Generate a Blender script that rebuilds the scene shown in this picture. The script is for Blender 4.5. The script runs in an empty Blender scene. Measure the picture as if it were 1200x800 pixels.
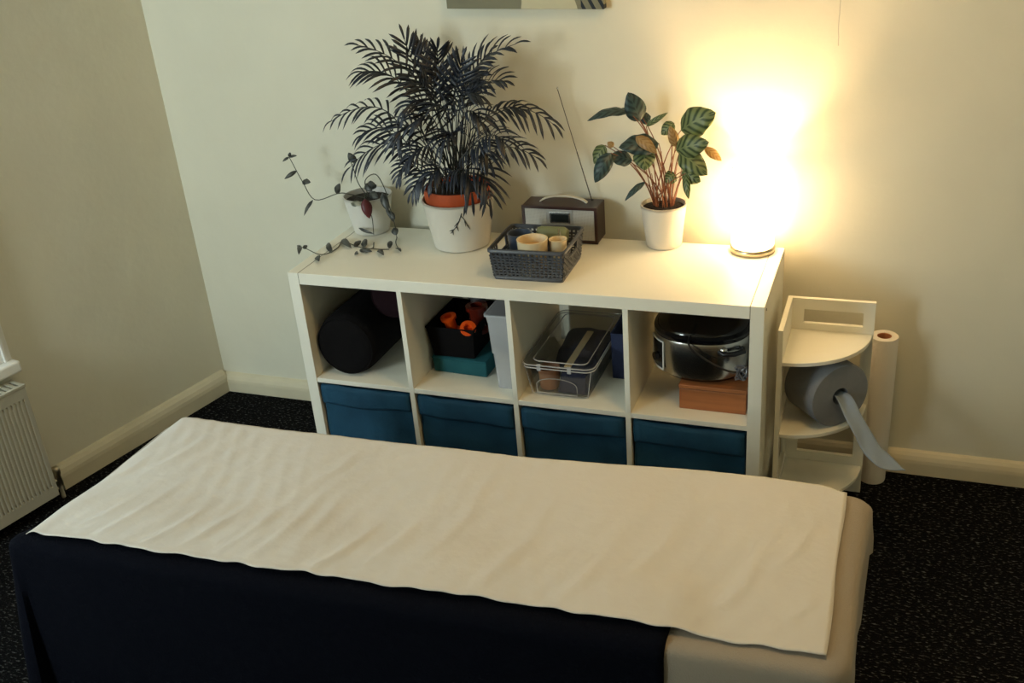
import bpy, bmesh, math, random
from mathutils import Vector, Matrix
random.seed(7)
sc = bpy.context.scene
COL = sc.collection
PI = math.pi

# ---------------------------------------------------------------- camera
cam_d = bpy.data.cameras.new('camera'); cam = bpy.data.objects.new('camera', cam_d); COL.objects.link(cam)
cam_d.sensor_fit = 'HORIZONTAL'; cam_d.sensor_width = 36.0; cam_d.lens = 36.0*1195.85/1200.0
cam_d.clip_start = .02; cam_d.clip_end = 60
CAM = Vector((1.76655, -2.51221, 1.91326))
cam.matrix_world = Matrix(((0.93620316, -0.08620176, 0.34072409, CAM.x),
                           (0.34303805, 0.43506749, -0.83249095, CAM.y),
                           (-0.07647580, 0.89626198, 0.43688204, CAM.z), (0, 0, 0, 1)))
sc.camera = cam

# ---------------------------------------------------------------- light
sc.view_settings.view_transform = 'Standard'; sc.view_settings.look = 'None'
sc.view_settings.gamma = 1.0; sc.view_settings.use_curve_mapping = False
sc.view_settings.exposure = 0.0
world = bpy.data.worlds.new('overcast_sky'); sc.world = world; world.use_nodes = True
bg = world.node_tree.nodes['Background']; bg.inputs[0].default_value = (.80, .90, 1.0, 1); bg.inputs[1].default_value = 1.0
TH = math.radians(12)                      # the window wall stands 12 degrees off square
WT = Vector((-math.sin(TH), -math.cos(TH), 0)); WN = Vector((math.cos(TH), -math.sin(TH), 0))
W0 = Vector((-.738, .496, 0))
def wl(t, n, z=0): return W0 + WT*t + WN*n + Vector((0, 0, z))
def area(name, loc, aim, sx, sy, power, col):
    d = bpy.data.lights.new(name, 'AREA'); d.shape = 'RECTANGLE'; d.size = sx; d.size_y = sy
    d.energy = power; d.color = col
    o = bpy.data.objects.new(name, d); COL.objects.link(o); o.location = loc
    o.rotation_euler = Vector(aim).to_track_quat('-Z', 'Y').to_euler(); return o
# daylight: the sky outside the window in the left wall and an unseen, added one behind the camera
area('window_daylight', wl(1.32, -.32, 1.45), WN + Vector((0, 0, -.05)), .85, 1.5, 8, (.84, 1.0, 1.10))
area('added_front_daylight', (-1.08, -3.56, 1.80), (.16, 1, -.02), .85, 1.15, 104, (.87, 1.0, 1.03))
# unseen ceiling light without a fitting, added to warm the sheet and wall
area('added_ceiling_light', (1.65, -.55, 2.46), (0, 0, -1), .35, .35, 10.0, (1.0, .61, .21))
LAMP_C = (1.375, .405)
LAMP_COL = (1.0, .63, .29)

# ---------------------------------------------------------------- helpers
class MB:
    def __init__(self, xf=None): self.v = []; self.f = []; self.s = []; self.uv = {}; self.xf = xf; self.mi = []
    def P(self, p):
        p = Vector(p); self.v.append(self.xf @ p if self.xf else p); return len(self.v)-1
    def F(self, *ix, s=False, m=0): self.f.append(tuple(ix)); self.s.append(s); self.mi.append(m)
    def box(self, x0, x1, y0, y1, z0, z1, m=0):
        a = [self.P((x, y, z)) for z in (z0, z1) for y in (y0, y1) for x in (x0, x1)]
        for q in ((0, 2, 3, 1), (4, 5, 7, 6), (0, 1, 5, 4), (2, 6, 7, 3), (0, 4, 6, 2), (1, 3, 7, 5)): self.F(*[a[i] for i in q], m=m)
        return self
    def hexa(self, b, t, m=0):              # four bottom corners, four top corners
        a = [self.P(p) for p in b]+[self.P(p) for p in t]
        for q in ((3, 2, 1, 0), (4, 5, 6, 7), (0, 1, 5, 4), (1, 2, 6, 5), (2, 3, 7, 6), (3, 0, 4, 7)): self.F(*[a[i] for i in q], m=m)
        return self
    def ring(self, pts): return [self.P(p) for p in pts]
    def bridge(self, a, b, s=True, m=0):
        n = len(a)
        for i in range(n): self.F(a[i], a[(i+1) % n], b[(i+1) % n], b[i], s=s, m=m)
    def cap(self, a, flip=False, m=0): self.F(*(a[::-1] if flip else a), m=m)
    def lathe(self, c, prof, n=32, close0=True, close1=True, s=True, ax=None, m=0):
        # prof: list of (r, z); along +Z or along ax (a Matrix)
        rs = []
        for r, z in prof:
            pts = []
            for i in range(n):
                a = 2*PI*i/n; p = Vector((r*math.cos(a), r*math.sin(a), z))
                pts.append(Vector(c)+(ax @ p if ax else p))
            rs.append(self.ring(pts))
        for a, b in zip(rs, rs[1:]): self.bridge(a, b, s, m)
        if close0: self.cap(rs[0], True, m)
        if close1: self.cap(rs[-1], False, m)
        return self
    def tube(self, pts, r, n=6, taper=None):
        pts = [Vector(p) for p in pts]; rs = []
        prev = None
        for i, p in enumerate(pts):
            t = (pts[min(i+1, len(pts)-1)]-pts[max(i-1, 0)]).normalized()
            if prev is None: u = t.cross(Vector((.31, .2, .93))).normalized()
            else: u = (prev-t*prev.dot(t)).normalized()
            prev = u; w = t.cross(u)
            rr = r if taper is None else r+(taper-r)*i/(len(pts)-1)
            rs.append(self.ring([p+(u*math.cos(2*PI*k/n)+w*math.sin(2*PI*k/n))*rr for k in range(n)]))
        for a, b in zip(rs, rs[1:]): self.bridge(a, b)
        self.cap(rs[0], True); self.cap(rs[-1]); return self
    def grid(self, nu, nv, fn, s=True, uv=False):
        g = []
        for i in range(nu+1):
            row = []
            for j in range(nv+1):
                k = self.P(fn(i/nu, j/nv)); row.append(k)
                if uv: self.uv[k] = (i/nu, j/nv)
            g.append(row)
        for i in range(nu):
            for j in range(nv): self.F(g[i][j], g[i+1][j], g[i+1][j+1], g[i][j+1], s=s)
        return g
def origin(o):
    w = Vector((0, 0, 0))
    while o is not None: w += o.location; o = o.parent
    return w
def build(name, mb, mats, parent=None, bevel=0, solid=0, sub=0, loc=None, off=-1, seg=2):
    me = bpy.data.meshes.new(name); o = bpy.data.objects.new(name, me); COL.objects.link(o)
    if parent is not None: o.parent = parent; base = origin(parent)
    else: base = Vector(loc) if loc is not None else Vector((0, 0, 0)); o.location = base
    me.from_pydata([tuple(p-base) for p in mb.v], [], mb.f)
    me.polygons.foreach_set('use_smooth', mb.s)
    if not isinstance(mats, (list, tuple)): mats = [mats]
    for m in mats: me.materials.append(m)
    if len(mats) > 1: me.polygons.foreach_set('material_index', mb.mi)
    if mb.uv:
        l = me.uv_layers.new(name='UVMap')
        for lp in me.loops: l.data[lp.index].uv = mb.uv.get(lp.vertex_index, (0, 0))
    bm = bmesh.new(); bm.from_mesh(me); bmesh.ops.recalc_face_normals(bm, faces=bm.faces) if solid == 0 else None
    bm.to_mesh(me); bm.free(); me.update()
    if any(mb.s): me.set_sharp_from_angle(angle=math.radians(48))
    if solid:
        md = o.modifiers.new('thick', 'SOLIDIFY'); md.thickness = solid; md.offset = off
    if sub:
        md = o.modifiers.new('smooth', 'SUBSURF'); md.levels = sub; md.render_levels = sub
    if bevel:
        md = o.modifiers.new('bevel', 'BEVEL'); md.width = bevel; md.segments = seg; md.limit_method = 'ANGLE'; md.angle_limit = .7
    return o
def tag(o, label=None, cat=None, group=None, kind=None):
    if label: o['label'] = label
    if cat: o['category'] = cat
    if group: o['group'] = group
    if kind: o['kind'] = kind
    return o
def thing(name, label, cat, loc, group=None):
    o = bpy.data.objects.new(name, None); COL.objects.link(o); o.location = loc; o.empty_display_size = .05
    return tag(o, label, cat, group)
def boxpart(name, m, parent, *b, bevel=.0012, **k): return build(name, MB().box(*b), m, parent, bevel=bevel, **k)
def struct(name, mb, m, **k): return tag(build(name, mb, m, **k), kind='structure')
def bez(a, b, c, t): return a*(1-t)**2+b*(2*t*(1-t))+c*t*t
def thru(a, b, c, n):                      # curve from a through b (near its middle) to c
    a, b, c = Vector(a), Vector(b), Vector(c); k = b*2-(a+c)*.5
    return [bez(a, k, c, i/n) for i in range(n+1)]
def catmull(pts, n=5):
    P = [Vector(p) for p in pts]; P = [P[0]*2-P[1]]+P+[P[-1]*2-P[-2]]; out = []
    for i in range(1, len(P)-2):
        for k in range(n):
            t = k/n; a, b, c, d = P[i-1:i+3]
            out.append(.5*((2*b)+(c-a)*t+(2*a-5*b+4*c-d)*t*t+(3*b-a-3*c+d)*t**3))
    return out+[P[-2]]

# ---------------------------------------------------------------- materials
def rgb(r, g, b):                          # display value 0-255 to linear
    f = lambda c: (c/255/12.92 if c/255 <= .04045 else ((c/255+.055)/1.055)**2.4)
    return (f(r), f(g), f(b), 1)
def mat(name, col, rough=.5, metal=0, spec=.5, bump=0, bscale=60, var=0, vscale=8, coat=0, stretch=None, sheen=0, transl=0):
    m = bpy.data.materials.new(name); m.use_nodes = True; nt = m.node_tree; N = nt.nodes; L = nt.links
    b = N['Principled BSDF']; b.inputs['Base Color'].default_value = col; b.inputs['Roughness'].default_value = rough
    b.inputs['Metallic'].default_value = metal; b.inputs['Specular IOR Level'].default_value = spec
    b.inputs['Coat Weight'].default_value = coat; b.inputs['Sheen Weight'].default_value = sheen
    tc = N.new('ShaderNodeTexCoord'); src = tc.outputs['Object']
    if stretch:
        mp = N.new('ShaderNodeMapping'); mp.inputs['Scale'].default_value = stretch; L.new(src, mp.inputs[0]); src = mp.outputs[0]
    if var:
        n = N.new('ShaderNodeTexNoise'); n.inputs['Scale'].default_value = vscale; n.inputs['Detail'].default_value = 5; L.new(src, n.inputs['Vector'])
        r = N.new('ShaderNodeMapRange'); r.inputs[1].default_value = .3; r.inputs[2].default_value = .7; r.inputs[3].default_value = 1-var; r.inputs[4].default_value = 1+var
        L.new(n.outputs[0], r.inputs[0])
        x = N.new('ShaderNodeMix'); x.data_type = 'RGBA'; x.blend_type = 'MULTIPLY'; x.inputs[0].default_value = 1; x.inputs[6].default_value = col
        L.new(r.outputs[0], x.inputs[7]); L.new(x.outputs[2], b.inputs['Base Color'])
    if bump:
        n = N.new('ShaderNodeTexNoise'); n.inputs['Scale'].default_value = bscale; n.inputs['Detail'].default_value = 4; L.new(src, n.inputs['Vector'])
        bp = N.new('ShaderNodeBump'); bp.inputs['Strength'].default_value = bump; bp.inputs['Distance'].default_value = .01
        L.new(n.outputs[0], bp.inputs['Height']); L.new(bp.outputs[0], b.inputs['Normal'])
    if transl:
        t = N.new('ShaderNodeBsdfTranslucent'); t.inputs[0].default_value = col; ms = N.new('ShaderNodeMixShader'); ms.inputs[0].default_value = transl
        L.new(b.outputs[0], ms.inputs[1]); L.new(t.outputs[0], ms.inputs[2]); L.new(ms.outputs[0], N['Material Output'].inputs[0])
        if var: L.new(x.outputs[2], t.inputs[0])
    return m
def clear_plastic(name, tint, gloss=.10, haze=.12, solid=False):
    m = bpy.data.materials.new(name); m.use_nodes = True; nt = m.node_tree; N = nt.nodes; L = nt.links; N.remove(N['Principled BSDF'])
    t = N.new('ShaderNodeBsdfTransparent'); t.inputs[0].default_value = tint
    d = N.new('ShaderNodeBsdfDiffuse' if solid else 'ShaderNodeBsdfTranslucent'); d.inputs[0].default_value = (.85, .85, .84, 1)
    g = N.new('ShaderNodeBsdfGlossy'); g.inputs['Roughness'].default_value = .12
    lw = N.new('ShaderNodeLayerWeight'); lw.inputs[0].default_value = .35
    a = N.new('ShaderNodeMixShader'); a.inputs[0].default_value = haze; L.new(t.outputs[0], a.inputs[1]); L.new(d.outputs[0], a.inputs[2])
    mr = N.new('ShaderNodeMapRange'); mr.inputs[3].default_value = gloss*.4; mr.inputs[4].default_value = min(1, gloss*5); L.new(lw.outputs['Fresnel'], mr.inputs[0])
    c = N.new('ShaderNodeMixShader'); L.new(mr.outputs[0], c.inputs[0]); L.new(a.outputs[0], c.inputs[1]); L.new(g.outputs[0], c.inputs[2])
    L.new(c.outputs[0], N['Material Output'].inputs[0]); return m
def emit(name, col, strength):
    m = bpy.data.materials.new(name); m.use_nodes = True; N = m.node_tree.nodes; b = N['Principled BSDF']
    b.inputs['Base Color'].default_value = (.8, .78, .7, 1); b.inputs['Emission Color'].default_value = (*col, 1); b.inputs['Emission Strength'].default_value = strength; return m

def wall_material(name, col):
    m = mat(name, col, .75, spec=.2); nt = m.node_tree; N = nt.nodes; L = nt.links; b = N['Principled BSDF']
    geo = N.new('ShaderNodeTexCoord'); P = geo.outputs['Object']
    def noise(s, d=3):
        n = N.new('ShaderNodeTexNoise'); n.inputs['Scale'].default_value = s; n.inputs['Detail'].default_value = d; L.new(P, n.inputs['Vector']); return n.outputs[0]
    def M(op, a, b_=None):
        n = N.new('ShaderNodeMath'); n.operation = op
        for i, x in enumerate((a, b_)):
            if x is None: continue
            if isinstance(x, (int, float)): n.inputs[i].default_value = x
            else: L.new(x, n.inputs[i])
        return n.outputs[0]
    sep = N.new('ShaderNodeSeparateXYZ'); L.new(P, sep.inputs[0])
    # hairline crack in the plaster high above the lamp
    dx = M('ABSOLUTE', M('SUBTRACT', sep.outputs[0], M('ADD', 1.572, M('MULTIPLY', noise(9), .014))))
    crack = M('MULTIPLY', M('LESS_THAN', dx, .0011), M('GREATER_THAN', sep.outputs[2], 1.345))
    crack = M('MULTIPLY', crack, M('GREATER_THAN', sep.outputs[1], .49))
    vo = N.new('ShaderNodeTexVoronoi'); vo.inputs['Scale'].default_value = 3.6; L.new(P, vo.inputs['Vector'])
    chip = M('LESS_THAN', vo.outputs['Distance'], .022)
    h = M('ADD', M('ADD', M('MULTIPLY', noise(6, 6), 1.1), M('MULTIPLY', noise(45, 4), .12)), M('MULTIPLY', chip, .05))
    h = M('SUBTRACT', h, M('MULTIPLY', crack, .25))
    bp = N.new('ShaderNodeBump'); bp.inputs['Strength'].default_value = .35; bp.inputs['Distance'].default_value = .012; L.new(h, bp.inputs['Height']); L.new(bp.outputs[0], b.inputs['Normal'])
    mr = N.new('ShaderNodeMapRange'); mr.inputs[1].default_value = .3; mr.inputs[2].default_value = .7; mr.inputs[3].default_value = .96; mr.inputs[4].default_value = 1.03; L.new(noise(3, 5), mr.inputs[0])
    fac = M('MULTIPLY', mr.outputs[0], M('SUBTRACT', 1, M('MULTIPLY', crack, .35)))
    x = N.new('ShaderNodeMix'); x.data_type = 'RGBA'; x.blend_type = 'MULTIPLY'; x.inputs[0].default_value = 1; x.inputs[6].default_value = col
    L.new(fac, x.inputs[7]); L.new(x.outputs[2], b.inputs['Base Color']); return m
def carpet_material():
    m = mat('black_carpet', (.008, .008, .009, 1), .95, spec=.08); nt = m.node_tree; N = nt.nodes; L = nt.links; b = N['Principled BSDF']
    tc = N.new('ShaderNodeTexCoord'); mp = N.new('ShaderNodeMapping'); mp.inputs['Scale'].default_value = (.8, 1.8, 1); L.new(tc.outputs['Object'], mp.inputs[0])
    n = N.new('ShaderNodeTexNoise'); n.inputs['Scale'].default_value = 95; n.inputs['Detail'].default_value = 4; L.new(mp.outputs[0], n.inputs['Vector'])
    n2 = N.new('ShaderNodeTexNoise'); n2.inputs['Scale'].default_value = 9; L.new(mp.outputs[0], n2.inputs['Vector'])
    r = N.new('ShaderNodeValToRGB'); e = r.color_ramp.elements; e[0].position = .57; e[0].color = (.0022, .0022, .0026, 1); e[1].position = .76; e[1].color = (.15, .15, .145, 1)
    L.new(n.outputs[0], r.inputs[0]); L.new(r.outputs[0], b.inputs['Base Color'])
    bp = N.new('ShaderNodeBump'); bp.inputs['Strength'].default_value = 1; bp.inputs['Distance'].default_value = .008; L.new(n.outputs[0], bp.inputs['Height']); L.new(bp.outputs[0], b.inputs['Normal'])
    return m
def leaf_material(name, base, stripe, freq=11, rough=.4, transl=.15):
    m = mat(name, base, rough, transl=transl); nt = m.node_tree; N = nt.nodes; L = nt.links; b = N['Principled BSDF']
    uv = N.new('ShaderNodeTexCoord'); s = N.new('ShaderNodeSeparateXYZ'); L.new(uv.outputs['UV'], s.inputs[0])
    def M(op, a, c=None):
        n = N.new('ShaderNodeMath'); n.operation = op
        for i, x in enumerate((a, c)):
            if x is None: continue
            if isinstance(x, (int, float)): n.inputs[i].default_value = x
            else: L.new(x, n.inputs[i])
        return n.outputs[0]
    across = M('ABSOLUTE', M('SUBTRACT', s.outputs[0], .5))
    w = M('SINE', M('MULTIPLY', M('SUBTRACT', s.outputs[1], M('MULTIPLY', across, .55)), freq*2*PI/2.2))
    f = M('MULTIPLY', M('ADD', w, .55), .65); f = M('MULTIPLY', f, M('GREATER_THAN', across, .03))
    cl = N.new('ShaderNodeClamp'); L.new(f, cl.inputs[0])
    x = N.new('ShaderNodeMix'); x.data_type = 'RGBA'; L.new(cl.outputs[0], x.inputs[0]); x.inputs[6].default_value = stripe; x.inputs[7].default_value = base
    L.new(x.outputs[2], b.inputs['Base Color'])
    for n in N:
        if n.type == 'BSDF_TRANSLUCENT': L.new(x.outputs[2], n.inputs[0])
    return m

M_wall = wall_material('painted_plaster', (.73, .71, .585, 1))
M_ceil = mat('ceiling_paint', (.75, .74, .68, 1), .9)
M_trim = mat('cream_gloss_paint', (.66, .60, .44, 1), .4, var=.05, bump=.05, bscale=25)
M_winframe = mat('white_window_paint', (.80, .80, .76, 1), .35)
M_carpet = carpet_material()
M_white = mat('white_foil_board', (.84, .82, .71, 1), .38, var=.02, vscale=5)
M_seam = mat('board_seam', (.25, .22, .17, 1), .7)
M_radw = mat('radiator_enamel', (.46, .44, .35, 1), .35)
M_dark = mat('dark_gap', (.02, .02, .02, 1), .8)
M_sheet = mat("white_cotton", (.62, .60, .56, 1), .8, spec=.2, bump=.12, bscale=45)
M_cover = mat('beige_towelling', (.33, .285, .23, 1), .9, spec=.1, bump=.25, bscale=350, sheen=.1)
M_blanket = mat('navy_fleece', (.0030, .0038, .0075, 1), .95, spec=.05, bump=.3, bscale=200)
M_wood_leg = mat('beech_wood', (.45, .28, .14, 1), .5, var=.15, vscale=20, stretch=(1, 1, .1))
M_pot = mat('white_glazed_pot', (.62, .59, .52, 1), .35)
M_pot2 = mat('white_plastic_pot', (.68, .67, .62, 1), .4)
M_terra = mat('terracotta', (.44, .070, .014, 1), .6, var=.1, vscale=20)
M_soil = mat('potting_soil', (.018, .011, .007, 1), .95, bump=1, bscale=160)
M_palm = mat('palm_leaf', (.011, .017, .030, 1), .40, spec=.6, var=.3, vscale=30)
M_palmstem = mat('palm_stem', (.02, .026, .026, 1), .5)
M_cal = leaf_material('calathea_dark', (.012, .028, .030, 1), (.045, .085, .085, 1))
M_calg = leaf_material('calathea_green', (.035, .065, .022, 1), (.21, .26, .11, 1), transl=.25)
M_caltan = leaf_material('calathea_dry', (.34, .20, .075, 1), (.48, .32, .14, 1), transl=.3)
M_calstem = mat('calathea_stem', (.22, .075, .03, 1), .45)
M_vine = mat('vine_stem', (.05, .05, .028, 1), .6)
M_vleaf = leaf_material('vine_leaf', (.028, .031, .028, 1), (.085, .09, .08, 1), freq=3)
M_vred = mat('vine_leaf_purple', (.085, .010, .014, 1), .4)
M_vsilver = leaf_material('vine_leaf_silver', (.10, .11, .08, 1), (.34, .34, .27, 1), freq=3)
M_basket = mat('grey_plastic_weave', (.050, .056, .068, 1), .42)
M_walnut = mat('dark_walnut', (.030, .010, .007, 1), .35, var=.3, vscale=14, stretch=(.2, 2, 2))
M_silver = mat('silver_mesh', (.42, .42, .40, 1), .38, metal=.6)
M_chrome = mat('chrome', (.62, .61, .58, 1), .22, metal=1)
M_black = mat('black_plastic', (.008, .008, .009, 1), .35)
M_lcd = mat('lcd_screen', (.012, .016, .016, 1), .12)
M_bluecup = mat('slate_blue_ceramic', (.040, .055, .085, 1), .35)
M_cream = mat('cream_plastic', (.72, .58, .36, 1), .5)
M_honey = mat('honey_wax', (.62, .35, .12, 1), .6)
M_sage = mat('sage_green', (.16, .18, .09, 1), .6)
M_brass = mat('brushed_metal', (.55, .47, .34, 1), .3, metal=1)
M_shade = emit('lit_lampshade', (1.0, .69, .37), 17)
M_bulb = emit('lit_bulb', (1.0, .75, .45), 40)
M_blackcloth = mat('black_velour', (.006, .0055, .006, 1), .95, spec=.1, bump=.2, bscale=150)
M_maroon = mat('maroon_velour', (.014, .006, .008, 1), .95, spec=.1, bump=.2, bscale=150)
M_teal = mat('teal_cloth', (.018, .105, .125, 1), .85, spec=.2, bump=.2, bscale=220, var=.15, vscale=12)
M_bin = mat('petrol_blue_cloth', (.013, .062, .112, 1), .8, spec=.25, bump=.2, bscale=200, var=.2, vscale=9)
M_orange = mat('orange_plastic', (.95, .10, .006, 1), .4)
M_jarred = mat('dark_red_glass', (.10, .012, .006, 1), .15)
M_grey = mat('grey_plastic', (.11, .11, .115, 1), .4)
M_clear = clear_plastic('clear_plastic', (.96, .97, .96, 1), .10, .035)
M_rim = clear_plastic('clear_rim', (.95, .95, .94, 1), .2, .55, True)
M_frost = clear_plastic('frosted_plastic', (.93, .94, 1.0, 1), .08, .42, True)
M_cork = mat('brown_card', (.36, .17, .09, 1), .8)
M_navy = mat('navy_cloth', (.018, .027, .075, 1), .9, bump=.3, bscale=60)
M_steel = mat('brushed_steel', (.50, .49, .46, 1), .22, metal=1, bump=.02, bscale=40, stretch=(1, 1, 12))
M_cookblk = mat('black_enamel', (.006, .006, .007, 1), .15)
M_glasslid = clear_plastic('smoked_glass', (.18, .18, .19, 1), .1, .03)
M_woodbox = mat('orange_wood', (.36, .125, .040, 1), .45, var=.22, vscale=16, stretch=(.25, 3, 3))
M_paperblue = mat('blue_grey_paper', (.215, .225, .245, 1), .9, bump=.12, bscale=300, var=.04, vscale=60)
M_papertail = mat('blue_grey_tail', (.25, .31, .40, 1), .9)
M_paperwhite = mat('white_paper', (.74, .70, .63, 1), .9, bump=.15, bscale=120)
M_core = mat('cardboard_core', (.42, .17, .07, 1), .8)
M_glass = clear_plastic('window_glass', (.97, .98, .97, 1), .05, 0)
LAMP_W = 28
FRONDS = [
 ((0.401, 0.31, 1.252), (0.324, 0.29, 1.353), (0.213, 0.27, 1.406), 0.075, 0.35),
 ((0.358, 0.28, 1.253), (0.316, 0.25, 1.321), (0.234, 0.23, 1.336), 0.095, 0.55),
 ((0.31, 0.29, 1.151), (0.233, 0.27, 1.221), (0.096, 0.24, 1.182), 0.065, 0.8),
 ((0.393, 0.33, 1.26), (0.362, 0.33, 1.33), (0.338, 0.33, 1.411), 0.085, 0.12),
 ((0.395, 0.36, 1.266), (0.377, 0.38, 1.335), (0.356, 0.39, 1.389), 0.055, 0.1),
 ((0.465, 0.3, 1.275), (0.455, 0.3, 1.335), (0.463, 0.29, 1.39), 0.075, 0.15),
 ((0.52, 0.33, 1.253), (0.576, 0.33, 1.339), (0.694, 0.32, 1.393), 0.085, 0.2),
 ((0.487, 0.37, 1.233), (0.522, 0.39, 1.296), (0.58, 0.4, 1.355), 0.07, 0.2),
 ((0.539, 0.3, 1.234), (0.607, 0.28, 1.289), (0.674, 0.26, 1.301), 0.075, 0.3),
 ((0.551, 0.33, 1.144), (0.673, 0.33, 1.205), (0.8, 0.31, 1.165), 0.075, 0.85),
 ((0.51, 0.37, 1.127), (0.606, 0.38, 1.189), (0.677, 0.39, 1.187), 0.055, 0.6),
 ((0.547, 0.29, 1.056), (0.654, 0.27, 1.104), (0.762, 0.25, 1.081), 0.075, 0.65),
 ((0.551, 0.25, 1.1), (0.635, 0.21, 1.156), (0.696, 0.18, 1.141), 0.08, 0.6),
 ((0.5, 0.25, 1.019), (0.595, 0.21, 1.047), (0.628, 0.19, 0.967), 0.085, 0.55),
 ((0.48, 0.25, 1.021), (0.552, 0.2, 1.049), (0.576, 0.18, 0.987), 0.095, 0.6),
 ((0.455, 0.25, 1.124), (0.458, 0.21, 1.207), (0.423, 0.17, 1.204), 0.085, 0.45),
 ((0.487, 0.25, 1.159), (0.502, 0.21, 1.23), (0.482, 0.18, 1.248), 0.085, 0.4),
 ((0.357, 0.29, 1.057), (0.266, 0.26, 1.109), (0.138, 0.24, 1.035), 0.08, 0.7),
 ((0.322, 0.31, 1.086), (0.252, 0.3, 1.147), (0.175, 0.28, 1.129), 0.075, 0.45),
 ((0.38, 0.26, 1.017), (0.349, 0.23, 1.055), (0.321, 0.21, 1.014), 0.05, 0.5),
 ((0.427, 0.25, 1.008), (0.414, 0.21, 1.036), (0.373, 0.19, 0.982), 0.065, 0.5),
 ((0.462, 0.24, 1.023), (0.466, 0.2, 1.054), (0.434, 0.18, 1.014), 0.065, 0.5),
 ((0.456, 0.27, 1.205), (0.437, 0.24, 1.281), (0.399, 0.22, 1.305), 0.085, 0.35),
 ((0.492, 0.29, 1.226), (0.518, 0.28, 1.297), (0.54, 0.28, 1.354), 0.085, 0.2),
 ((0.489, 0.26, 1.208), (0.563, 0.23, 1.268), (0.617, 0.21, 1.271), 0.085, 0.4),
 ((0.434, 0.25, 1.184), (0.426, 0.22, 1.253), (0.382, 0.2, 1.234), 0.085, 0.5),
 ((0.534, 0.24, 1.162), (0.58, 0.21, 1.226), (0.621, 0.19, 1.202), 0.075, 0.5),
 ((0.407, 0.35, 1.211), (0.407, 0.37, 1.264), (0.392, 0.38, 1.314), 0.075, 0.15),
 ((0.467, 0.37, 1.18), (0.482, 0.39, 1.233), (0.509, 0.41, 1.276), 0.075, 0.2),
 ((0.409, 0.26, 1.128), (0.366, 0.23, 1.175), (0.329, 0.21, 1.133), 0.075, 0.55),
 ((0.539, 0.24, 1.084), (0.602, 0.2, 1.128), (0.641, 0.18, 1.094), 0.075, 0.6),
 ((0.441, 0.24, 1.087), (0.421, 0.2, 1.119), (0.377, 0.18, 1.082), 0.07, 0.6),
 ((0.509, 0.22, 1.115), (0.526, 0.18, 1.163), (0.512, 0.16, 1.15), 0.08, 0.55),
]
CALATHEA_LEAVES = [
 ((1.04, 0.4, 1.153), (1.011, 0.38, 1.248), 0.052, 'dark', 0),
 ((1.015, 0.38, 1.185), (0.899, 0.33, 1.177), 0.029, 'dark', 0.5),
 ((1.04, 0.42, 1.163), (0.95, 0.42, 1.182), 0.026, 'dark', 0.9),
 ((1.035, 0.42, 1.153), (1.066, 0.43, 1.161), 0.032, 'dark', 0.2),
 ((1.1, 0.38, 1.093), (0.992, 0.33, 1.097), 0.061, 'dark', 0.35),
 ((1.036, 0.36, 1.118), (1.104, 0.34, 1.079), 0.029, 'tan', 0),
 ((1.056, 0.37, 1.077), (1.07, 0.33, 1.03), 0.055, 'green', 0),
 ((1.019, 0.38, 1.04), (0.954, 0.35, 1.062), 0.041, 'dark', 0.2),
 ((0.962, 0.35, 1.07), (0.918, 0.32, 0.992), 0.041, 'dark', 0),
 ((0.939, 0.37, 1.087), (0.905, 0.36, 1.035), 0.038, 'green', 0.3),
 ((0.965, 0.37, 1.083), (0.947, 0.37, 1.098), 0.017, 'tan', 0),
 ((1.059, 0.37, 0.978), (1.005, 0.33, 0.933), 0.017, 'dark', 0.3),
 ((1.163, 0.39, 1.13), (1.269, 0.36, 1.198), 0.072, 'green', 0),
 ((1.152, 0.37, 1.077), (1.256, 0.33, 1.12), 0.058, 'green', 0.2),
 ((1.164, 0.36, 1.07), (1.254, 0.32, 1.026), 0.055, 'green', 0),
 ((1.229, 0.41, 1.075), (1.279, 0.41, 1.038), 0.023, 'tan', 0),
 ((1.167, 0.38, 1.01), (1.227, 0.36, 0.99), 0.041, 'green', 0.3),
 ((1.182, 0.37, 1.008), (1.196, 0.34, 0.943), 0.020, 'green', 0.4),
 ((1.143, 0.4, 0.998), (1.116, 0.39, 0.974), 0.035, 'green', 0.2),
 ((1.058, 0.4, 1.138), (1.124, 0.4, 1.184), 0.014, 'green', 0.2),
 ((1.139, 0.41, 1.147), (1.103, 0.4, 1.116), 0.032, 'green', 0),
 ((1.152, 0.37, 1.087), (1.135, 0.37, 1.152), 0.026, 'tan', 0),
]
VINES = [
 [(0.116, 0.39, 0.877), (0.042, 0.36, 0.905), (0.009, 0.35, 0.907), (-0.074, 0.34, 0.886), (-0.112, 0.34, 0.951), (-0.146, 0.34, 1.032)],
 [(0.098, 0.4, 0.879), (0.094, 0.4, 0.939), (0.154, 0.37, 0.973), (0.203, 0.33, 0.936), (0.216, 0.32, 0.884), (0.229, 0.315, 0.831), (0.231, 0.315, 0.777)],
 [(0.097, 0.39, 0.882), (0.115, 0.345, 0.91), (0.135, 0.325, 0.867), (0.145, 0.322, 0.836), (0.146, 0.315, 0.782)],
 [(0.098, 0.4, 0.879), (0.067, 0.4, 0.929), (0.056, 0.4, 0.982), (0.05, 0.4, 1.002)],
 [(0.162, 0.281, 0.768), (0.182, 0.229, 0.768), (0.128, 0.236, 0.768), (0.051, 0.272, 0.768), (0.061, 0.218, 0.768), (0.056, 0.171, 0.768), (0.029, 0.152, 0.768), (-0.047, 0.194, 0.768), (-0.08, 0.205, 0.768)],
 [(0.185, 0.23, 0.768), (0.211, 0.226, 0.768), (0.243, 0.231, 0.768)],
 [(0.219, 0.338, 0.768), (0.241, 0.285, 0.768), (0.281, 0.229, 0.768)],
]
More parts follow.
